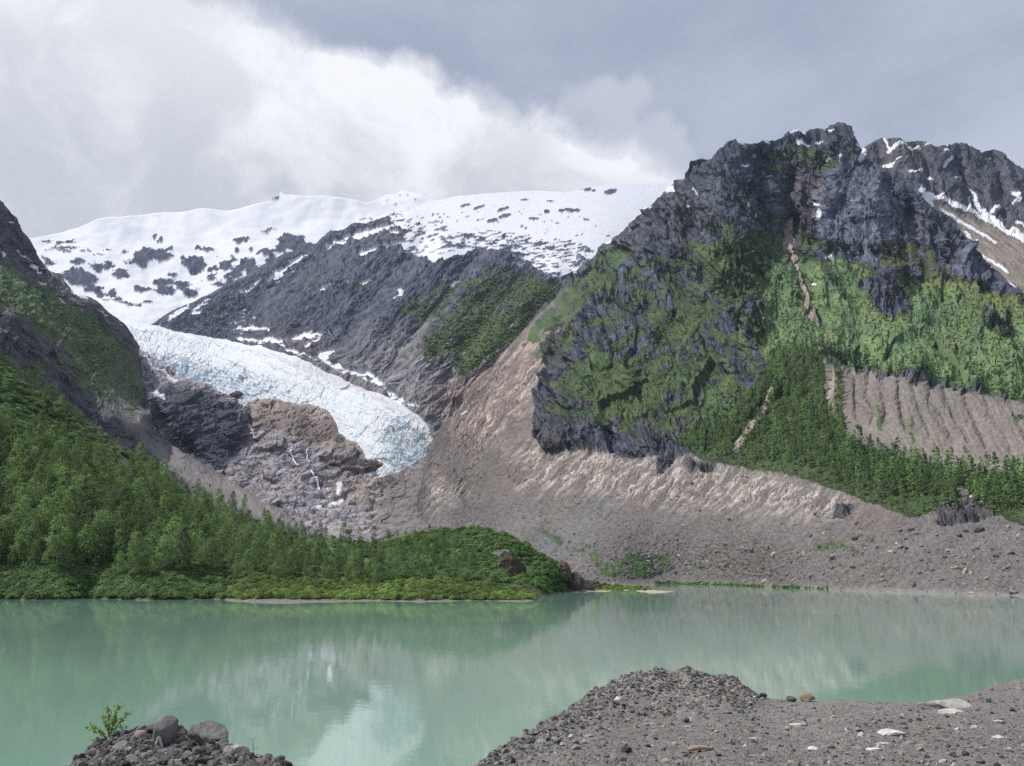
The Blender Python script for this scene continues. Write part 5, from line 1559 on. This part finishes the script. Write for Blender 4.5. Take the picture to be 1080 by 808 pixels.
# blocks that can be told apart on the scree
BL = [(770, 548, 3.4, 'd', 'dark block half way up the middle of the scree'), (788, 561, 1.8, 'g', 'grey block just below the dark one in the middle scree'), (578, 550, 2.2, 't', 'pale block on the upper left of the scree'), (600, 572, 2.4, 'd', 'dark block at the head of the green patches'), (536, 582, 3.6, 't', 'long pale block behind the knoll, largest of a loose row'), (556, 584, 2.6, 't', 'pale block right of the long one behind the knoll'),
      (577, 587, 2.4, 't', 'rounded pale block at the right of the row behind the knoll'), (587, 592, 2.4, 'd', 'dark block right of the pale row behind the knoll'), (860, 543, 3.0, 'g', 'grey jutting block right of the pale slabs under the trees'), (888, 547, 2.6, 'g', 'cluster of grey blocks below the tree edge'), (961, 559, 2.8, 'd', 'dark block with a pale neighbour below the trees'), (987, 564, 2.2, 'g', 'round grey block under the rocky chute'),
      (1012, 566, 3.0, 'd', 'dark overhanging block left of the largest boulder'), (972, 577, 1.8, 'g', 'small pale round block in the middle of the right scree'), (980, 583, 1.6, 'd', 'small black block below the pale round one'), (1068, 585, 2.8, 'd', 'dark block near the right edge of the scree'), (1050, 595, 1.8, 'd', 'small dark block above the shore on the right'), (993, 612, 2.2, 'g', 'grey block near the water on the right'),
      (855, 609, 2.4, 'd', 'dark blocks above the bushes on the far shore'), (899, 585, 1.6, 'd', 'black block below the yellow-green patch'), (817, 586, 2.0, 'd', 'flat dark block left of the yellow-green patch'), (873, 585, 1.5, 't', 'small tan block left of the black one'), (729, 596, 2.2, 'd', 'dark block among the green patches near the shore'), (646, 600, 1.8, 'g', 'grey block left of the green patches near the shore'), (700, 575, 1.8, 'd', 'dark block in the blue-grey part of the scree'),
      (497, 577, 3.2, 'd', 'dark block just over the crest of the knoll')]
for i, (x, y, s, kk, lab) in enumerate(BL):
    k = i % 5
    o = src[k].copy()
    o.data = src[k].data.copy()
    o.data.materials.clear()
    o.data.materials.append({'d': S_scree_d, 'g': S_scree, 't': S_tan}[kk])
    COL.objects.link(o)
    s *= .8
    o.location = [float(v) for v in LR.at(x, y) + (0, 0, s * .25)]
    o.scale = (s * 1.15, s, s * (.8 if i % 3 else .6))
    o.rotation_euler = (.2 * (i % 3), .1 * (i % 4), i * .9)
    tag(o, lab, 'boulder')


# crags that break through the green knoll
def crag(name, x, y, sx, sy, sz, seed, label, rz=0.0, L_=None, mat=None, lift=0.0):
    r = np.random.default_rng(seed)
    bm = bmesh.new()
    bmesh.ops.create_icosphere(bm, subdivisions=5, radius=1.0)
    V = np.array([v.co[:] for v in bm.verts])
    Fc = np.array([[v.index for v in f.verts] for f in bm.faces])
    bm.free()
    for _ in range(10):
        n = r.normal(size=3)
        n /= np.linalg.norm(n)
        d = r.uniform(.6, .9)
        k = V @ n - d
        V = V - np.where(k > 0, k, 0)[:, None] * n * .9
    u, w = V[:, 0] * 1.0 + V[:, 1] * .7 + seed, V[:, 2] + V[:, 1] * .4
    V = V * (1 + .13 * rock_relief(u * 10, w * 10, 6, 1.3, 15, seed)[:, None] + .10 * ridged(u * 10, w * 10, 9, seed=seed, octv=4)[:, None])
    V *= (sx, sy, sz)
    o = mesh_np(name, V, Fc, mat or S_crag, smooth=False)
    p = (L_ or LP).at(x, y)
    o.location = [float(p[0]), float(p[1]), float(p[2] + lift)]
    o.rotation_euler = (0, 0, rz)
    tag(o, label, 'crag')
    return o


crag('rock_crag', 541, 606, 7.5, 5, 11, 3, 'dark broken crag with rusty lichen showing through the green knoll', .3, lift=.5)
crag('rock_crag', 528, 588, 6, 4, 4.0, 4, 'grey rounded rock top on the knoll above the dark crag', .1, lift=1.0, mat=S_scree)
crag('rock_crag', 553, 623, 4.5, 3.5, 3.5, 6, 'low rusty rock step between the dark crag and the spit', .5, lift=-.5)
crag('rock_crag', 606, 616, 6.5, 6, 8.5, 5, 'black smooth crag dropping into the water at the end of the knoll', -.5, lift=-2)
crag('rock_crag', 592, 602, 6.0, 5, 7.0, 7, 'black crag slanting down the right end of the knoll', -.6, lift=-1)
crag('rock_crag', 626, 612, 4.5, 5, 5.5, 8, 'small dark crag standing behind the black one at the knoll end', .2, lift=-1)
crag('rock_crag', 614, 603, 7, 5, 4.5, 9, 'grey bouldery crag top behind the end of the knoll', .2, lift=-2, mat=S_scree)
crag('rock_crag', 390, 480, 24, 18, 12, 10, 'brown rock lip overhanging the ice beside the glacier snout', .2, L_=LK, mat=stone_mat('brown_rock', (.11, .095, .09), (.26, .22, .19), 3), lift=6)
crag('rock_crag', 247, 423, 16, 14, 10, 11, 'small brown block perched between the dark cliff and the ice', .4, L_=LK, mat=bpy.data.materials['brown_rock'], lift=8)

# ---------------------------------------------------------------- meltwater
def fall(pts, w, label, L_, name='waterfall'):
    p = np.array(pts, float)
    t = np.linspace(0, 1, 40)
    c = np.r_[0, np.cumsum(np.hypot(*np.diff(p, axis=0).T))]
    x = np.interp(t * c[-1], c, p[:, 0]) + .6 * fbm(t * 40, t * 0 + p[0, 0], 6, seed=5)
    y = np.interp(t * c[-1], c, p[:, 1])
    ww = w * (.6 + .5 * np.abs(fbm(t * 40, t * 0 + p[0, 1], 5, seed=6)))
    V, Fc = [], []
    for i in range(40):
        q_ = L_.at(x[i], y[i])
        d = q_ / np.linalg.norm(q_)
        m_ = q_[1] / F
        for k, (ox, oz) in enumerate(((-1, -.4), (0, .8), (1, -.4))):
            V.append(q_ - d * (5 + oz * 2) + np.array((ox * ww[i] * m_, 0, 0)))
        if i:
            for k in (0, 1):
                Fc.append((3 * i - 3 + k, 3 * i - 2 + k, 3 * i + 1 + k, 3 * i + k))
    o = mesh_np(name, np.array(V), np.array(Fc), M_foam)
    tag(o, label, 'waterfall')
    return o


M_foam, T_, b_ = mat_new('white_water')
T_.t.links.new(T_.mix(T_.noise(None, .5, 4, .6), (.62, .66, .70), (.86, .88, .90)), b_.inputs['Base Color'])
b_.inputs['Roughness'].default_value = .5
fall([(262, 447), (265, 453), (269, 462)], 1.7, 'white waterfall dropping between the dark cliff and the brown rock step', LK)
fall([(308, 472), (309, 480), (310, 486), (314, 493)], 1.2, 'thin white waterfall on the upper middle of the grey slabs', LK)
fall([(323, 474), (324, 484), (327, 492)], .7, 'faint thread of water right of the upper slab waterfall', LK)
fall([(330, 501), (334, 507), (337, 513), (344, 519)], 1.8, 'broadest white waterfall low on the grey slabs', LK)
fall([(150, 432), (155, 442), (161, 452), (168, 461)], 1.2, 'stream tumbling down the left foot of the dark cliff', LK)

# ---------------------------------------------------------------- gravel bank: stones and litter
gsrc = []


def gpos(x, y):
    return LE.at(x, y)


for i, (x, y, s, mm, lab, sq) in enumerate([(217, 789, .17, S_grey, 'large rounded brown-grey boulder, right one on the left mound', (1.15, .9, .82)), (173, 788, .155, S_grey, 'upright grey boulder with a white mark, left of the round one on the mound', (.85, .85, 1.0)), (128, 795, .10, S_grey, 'slanting grey slab on the left side of the mound', (1.1, .8, .55)), (147, 791, .085, S_pink, 'pinkish block left of the upright boulder on the mound', (1, .8, .8)),
                                            (152, 802, .05, S_grey, 'small bluish stone below the pinkish block', (1, .8, .5)), (195, 793, .07, S_dark, 'dark chip wedged between the two big boulders', (1, .8, .8)), (241, 799, .075, S_grey, 'grey stone at the right foot of the round boulder', (1, .8, .7)), (253, 803, .10, S_grey, 'flat rounded grey stone at the right end of the mound', (1.1, .8, .6)), (235, 801, .05, S_tan, 'tan stone before the round boulder', (1, .9, .7)), (79, 797, .035, S_dark, 'black stone standing at the left end of the mound', (.7, .7, 1.2)),
                                            (205, 803, .07, S_dark, 'dark stone under the round boulder on the mound', (1, .8, .6)), (110, 803, .07, S_dark, 'dark stone at the lower left of the mound', (1, .8, .6))]):
    stone('boulder' if s > .09 else 'stone', gpos(x, y), s, mm, 40 + i, lab, 'boulder' if s > .09 else 'stone', i * .8, sq, sub=4 if s > .09 else 3, sink=.22, rough=.22, chips=5 if s > .14 else 10)
up_b = [o for o in COL.objects if o.get('label', '').startswith('upright grey boulder')][0]
# white quartz mark on the upright boulder, shaped like an inverted V
qv = []
for (x0, z0, x1, z1, w0, w1) in ((-.035, -.12, .004, -.012, .017, .012), (.040, -.12, .004, -.012, .014, .012)):
    qv.append((np.array((x0, -.135, z0)), np.array((x1, -.150, z1)), w0, w1))
tv, tf = tubes([(a_, b2, w0, w1) for a_, b2, w0, w1 in qv], 7)
cr_, sr_ = math.cos(-.8), math.sin(-.8)
tv = np.stack([tv[:, 0] * cr_ - tv[:, 1] * sr_, tv[:, 0] * sr_ + tv[:, 1] * cr_, tv[:, 2]], -1)
mk = mesh_np('quartz_mark', tv, tf, S_pale, parent=up_b)
mk['label'] = 'white mark shaped like an upturned V'

for i, (x, y, s, mm, lab, sq) in enumerate([
    (571, 787, .06, S_grey, 'squarish pale grey stone on the slope of the right pile', (1, .8, .6)), (559, 788, .05, S_dark, 'dark stone left of the squarish one on the right pile', (1, .8, .6)), (585, 784, .055, S_grey, 'grey stone right of the squarish one on the right pile', (1, .8, .55)), (602, 779, .035, S_pale, 'small whitish stone at the top of the grey cluster', (1, .8, .7)), (607, 783, .045, S_grey, 'grey stone in the middle of the cluster on the pile', (1, .8, .7)),
    (616, 783, .03, S_tan, 'small tan stone at the right of the cluster', (1, .9, .8)), (608, 790, .05, S_grey, 'flat grey stone below the cluster', (1.1, .8, .5)), (593, 787, .028, S_tan, 'orange-brown pebble in the cluster on the pile', (1, .9, .7)), (621, 777, .06, S_grey, 'flat grey slab above the cluster on the pile', (1.5, .8, .35)), (661, 792, .055, S_dark, 'dark angular stone alone in front of the pile', (1, .8, .7)),
    (852, 739, .12, S_tan, 'brown rounded boulder on the rim of the bank', (1.25, .8, .62)), (835, 735, .07, S_dark, 'dark clod left of the brown boulder on the rim', (1, .8, .6)), (805, 738, .06, S_dark, 'dark clod at the foot of the pile on the rim', (1, .8, .6)), (651, 741, .09, S_pale, 'white chip high in the middle of the pile', (.9, .6, .5)), (700, 757, .06, S_tan, 'tan stone at the right foot of the pile', (1.2, .8, .5)),
    (724, 763, .045, S_dark, 'dark stone on the flat right of the pile foot', (1, .8, .6)), (628, 732, .06, S_dark, 'dark lump on the left crest of the pile', (1, .8, .7)),
    (996, 744, .22, S_pale, 'broad whitish rock slab set in the rim of the bank on the right', (1.5, .9, .45)), (1003, 750, .12, S_pale, 'pale tongue of rock in front of the broad white slab', (1.3, .8, .36)), (938, 776, .13, S_pale, 'pale wedge-shaped slab in the gravel on the right', (1.4, .8, .36)), (905, 773, .05, S_grey, 'grey stone left of the pale wedge slab', (1.2, .8, .5)), (930, 785, .055, S_pale, 'thin white flake below the pale wedge slab', (1.4, .6, .25)),
    (1052, 778, .06, S_pale, 'white stone on the right of the gravel', (1.2, .8, .4)), (1052, 762, .05, S_pale, 'small pale stone near the right edge of the gravel', (1.4, .8, .3)), (972, 788, .04, S_pink, 'pinkish stone right of the white flake', (1.2, .8, .4)), (959, 785, .05, S_grey, 'flat grey flake beside the pinkish stone', (1.5, .7, .3)), (858, 791, .055, S_pale, 'white rough stone in the gravel below the brown boulder', (1.2, .8, .4)), (922, 793, .055, S_pale, 'white flake low in the middle of the gravel', (1.5, .7, .25)),
    (796, 780, .05, S_pale, 'bright white flake right of the stick', (1.5, .7, .3)), (786, 789, .022, S_pale, 'tiny white pebble right of the stick', (1, .9, .8)), (841, 765, .06, S_pale, 'long pale flake left of the wedge slab', (1.7, .6, .25)), (1018, 796, .035, S_dark, 'black pebble low on the right, right one of a pair', (1, .9, .7)), (1005, 797, .032, S_dark, 'black pebble low on the right, left one of a pair', (1, .9, .7)), (1034, 803, .04, S_dark, 'black pebble at the bottom right', (1.3, .9, .6)),
    (1067, 751, .04, S_dark, 'black pebble near the right edge below the rim', (1, .9, .7)), (1043, 741, .04, S_dark, 'black pebble on the rising rim at the right', (1, .9, .7)), (727, 766, .05, S_grey, 'flat grey chip above the stick', (1.4, .8, .3)), (756, 772, .03, S_tan, 'small tan pebble above the stick', (1, .8, .6)), (683, 765, .035, S_pink, 'pinkish pebble below the pile', (1, .8, .6))]):
    stone('stone' if s < .1 else 'rock_slab' if sq[2] < .4 else 'boulder', gpos(x, y), s, mm, 80 + i, lab, 'stone' if s < .1 else 'rock', i * 1.1 if sq[2] > .4 else .15 * (i % 3), sq, sub=4 if sq[2] < .45 else 3, sink=.18 if sq[2] > .45 else .42, rough=.5 if sq[2] < .45 else .3)

# the driftwood stick and the flat pale slivers beside it
M_wood, T_, b_ = mat_new('weathered_wood')
tco = T_.n('ShaderNodeTexCoord').outputs['Object']
mpn = T_.n('ShaderNodeMapping')
T_.t.links.new(tco, mpn.inputs[0])
mpn.inputs['Scale'].default_value = (3, 60, 60)
T_.t.links.new(T_.mix(T_.noise(mpn.outputs[0], 3, 4, .6), (.20, .13, .10), (.52, .40, .34)), b_.inputs['Base Color'])
segs = []
pts = [(-.125, 0, .010), (-.08, .004, .022), (-.02, .0, .027), (.05, .003, .024), (.10, 0, .020), (.13, .002, .012)]
rad = [.016, .023, .021, .019, .015, .007]
for i in range(5): segs.append((pts[i], pts[i + 1], rad[i], rad[i + 1]))
tv, tf = tubes(segs, 8)
st_ = bpy.data.objects.new('driftwood_stick', None)
COL.objects.link(st_)
mesh_np('stem', tv, tf, M_wood, parent=st_)
tv, tf = tubes([((-.10, 0, .018), (-.14, -.012, .012), .014, .008), ((-.11, 0, .02), (-.128, .02, .028), .010, .004)], 6)
mesh_np('broken_end', tv, tf, M_wood, parent=st_)
st_.location = [float(v) for v in gpos(740, 792) + (0, 0, .01)]
st_.rotation_euler = (0, 0, .08)
tag(st_, 'short reddish-brown driftwood stick lying on the gravel in front of the pile', 'stick')
for x, y, l, a_, lab in [(765, 791, .10, .05, 'pale flat sliver of wood just right of the driftwood stick'), (792, 799, .14, -.35, 'long grey sliver of wood slanting at the bottom, right of the stick'), (728, 771, .07, .1, 'small pale splinter on the gravel above the stick')]:
    tv, tf = tubes([((-l / 2, 0, .008), (l * .1, .006, .010), .004, .006), ((l * .1, .006, .010), (l / 2, 0, .006), .006, .002)], 5)
    o = mesh_np('wood_sliver', tv, tf, S_pale)
    o.location = [float(v) for v in gpos(x, y)]
    o.rotation_euler = (0, 0, a_)
    tag(o, lab, 'sliver')

# loose gravel: far too many to count
gs = []
for i, (x, y, s, mm, lab) in enumerate([(640, 800, .03, S_grey, 'light grey pebble at the bottom edge below the dark angular stone'), (880, 800, .03, S_grey, 'grey pebble low in the middle of the gravel'), (990, 770, .03, S_dark, 'dark pebble below the broad white slab'), (830, 775, .03, S_tan, 'brown pebble in the middle of the gravel'), (1065, 790, .028, S_pale, 'pale pebble near the bottom right corner'), (1020, 780, .028, S_pink, 'pinkish pebble right of the pale wedge slab'), (700, 790, .03, S_mid, 'grey-brown pebble between the dark angular stone and the stick'), (960, 760, .03, S_blue, 'bluish grey pebble left of the broad white slab')]):
    V, Fc = rock_geo(900 + i, 2 if i < 3 else 1, (1, .85, .6), .3, 6)
    o = mesh_np('pebble', V, Fc, mm, smooth=False)
    o.location = [float(v) for v in gpos(x, y) + (0, 0, s * .3)]
    o.scale = (s, s, s)
    tag(o, lab, 'pebble')
    gs.append(o)
gm = Map(0)
gm.poly([(-160, 1000)] + [(x, y + 1.5) for x, y in E_top[1:-1]] + [(1240, 1000)], .5)
gm.stroke([(60, 815), (112, 792), (150, 780), (200, 788), (240, 800), (310, 815)], 14, 1).stroke([(500, 812), (600, 756), (660, 722), (735, 716), (785, 735)], 16, .95).blur(2)
q = sample_px(gm, 40000, (-150, 1240, 700, 880), 51)
q = q[q[:, 1] > np.interp(q[:, 0], LE.xs, LE.tp) + .6]
p = LE.at(q[:, 0], q[:, 1])
s = .006 + r0.pareto(2.6, len(q)) * .009
pk_ = pile(q[:, 0], q[:, 1])
s = np.minimum(s * (1 + 1.0 * pk_), .05)
onm = (q[:, 0] < 330)
w_ = gs
g1 = ~onm
scatter('gravel', p[g1] + (0, 0, .002), np.stack([s[g1], s[g1] * .85, s[g1] * .7], -1), [gs[0], gs[1], gs[6], gs[0], gs[3], gs[1], gs[2], gs[7], gs[5], gs[1], gs[6], gs[4], gs[6]], 52, tilt=.5)
g1 = onm
s2 = s[g1] * 1.5
scatter('dark_rubble', p[g1] + (0, 0, .004), np.stack([s2, s2 * .85, s2 * .8], -1), [gs[2], gs[6], gs[6], gs[0]], 53, tilt=.7)
# clods that roughen the crests
q = sample_px(gm, 2600, (60, 800, 700, 812), 54)
kk = (np.interp(q[:, 0], LE.xs, LE.tp) + 30 > q[:, 1]) & ((q[:, 0] > 500) | (q[:, 0] < 320)) & (q[:, 1] > np.interp(q[:, 0], LE.xs, LE.tp) + .8)
q = q[kk]
p = LE.at(q[:, 0], q[:, 1])
s = r0.uniform(.015, .05, len(q)) * np.where(q[:, 0] < 330, 1.0, .95)
scatter('clods', p, np.stack([s, s * .85, s * .75], -1), [gs[2], gs[0], gs[6], gs[6]], 55, tilt=.7)

# ---------------------------------------------------------------- sapling and dead twig on the mound
sap = bpy.data.objects.new('sapling', None)
COL.objects.link(sap)
rs_ = np.random.default_rng(77)
stems, lc, ln, ls = [], [], [], []
base = np.zeros(3)
for (tx, tz, n_) in [(-.055, .30, 5), (.05, .33, 6), (-.14, .17, 4), (-.19, .12, 3), (.10, .26, 5), (.02, .20, 4), (-.10, .24, 4), (.13, .14, 3), (-.16, .02, 3)]:
    tip = np.array((tx * 1.1, rs_.normal(0, .05), tz))
    mid = tip * .5 + np.array((-tx * .12, 0, .02))
    stems += [(base, mid, .006, .004), (mid, tip, .004, .0018)]
    for j in range(n_ * 12):
        t = rs_.uniform(.35, 1.06)
        c = (base + (mid - base) * (t / .5)) if t < .5 else mid + (tip - mid) * ((t - .5) / .5)
        off = rs_.normal(size=3) * (.016, .016, .014)
        lc.append(c + off)
        n = off / np.linalg.norm(off) + (0, -.2, .9) + rs_.normal(size=3) * .5
        ln.append(n / np.linalg.norm(n))
        ls.append(rs_.uniform(.022, .042))
tv, tf = tubes(stems, 6)
mesh_np('stem', tv, tf, M_twig, parent=sap)
cv, cf = quads(np.array(lc), np.array(ln), np.array(ls), .55, rs_)
mesh_np('leaves', cv, cf, M_sap, smooth=False, parent=sap)
pp = gpos(113, 789)
sap.location = [float(v) for v in pp + (0, .02, -.01)]
tag(sap, 'small bright yellow-green leafy sapling growing on the left mound by the water', 'sapling')
tw = bpy.data.objects.new('dead_twig', None)
COL.objects.link(tw)
tv, tf = tubes([((0, 0, 0), (.004, 0, .07), .0035, .003), ((.004, 0, .07), (.0, 0, .14), .003, .002), ((0, 0, .14), (-.05, 0, .165), .002, .0012), ((0, 0, .14), (.018, 0, .175), .002, .0012), ((-.0, 0, .11), (-.055, .01, .13), .0018, .001), ((.004, 0, .07), (.05, 0, .09), .002, .001)], 5)
mesh_np('stem', tv, tf, M_twig, parent=tw)
tv, tf = tubes([((-.055, .01, .13), (-.09, .01, .12), .001, .0007), ((.018, 0, .175), (.04, 0, .19), .0012, .0007)], 4)
mesh_np('side_twigs', tv, tf, M_twig, parent=tw)
pp = gpos(266, 805)
tw.location = [float(v) for v in pp]
tag(tw, 'thin bare forked twig sticking up at the right end of the left mound', 'twig')

# ---------------------------------------------------------------- the air between
hz = bpy.data.meshes.new('haze')
bmh = bmesh.new()
bmesh.ops.create_cube(bmh, size=1.0)
bmh.to_mesh(hz)
bmh.free()
ho = bpy.data.objects.new('haze', hz)
COL.objects.link(ho)
ho.scale = (11000, 7900, 3800)
ho.location = (0, 3850, 1870)
hm = bpy.data.materials.new('haze_air')
hm.use_nodes = True
hm.node_tree.nodes.clear()
pv = hm.node_tree.nodes.new('ShaderNodeVolumePrincipled')
pv.inputs['Color'].default_value = (.62, .74, 1.0, 1)
pv.inputs['Density'].default_value = 2.2e-5
pv.inputs['Anisotropy'].default_value = .2
ou = hm.node_tree.nodes.new('ShaderNodeOutputMaterial')
hm.node_tree.links.new(pv.outputs[0], ou.inputs['Volume'])
hz.materials.append(hm)
tag(ho, kind='stuff')
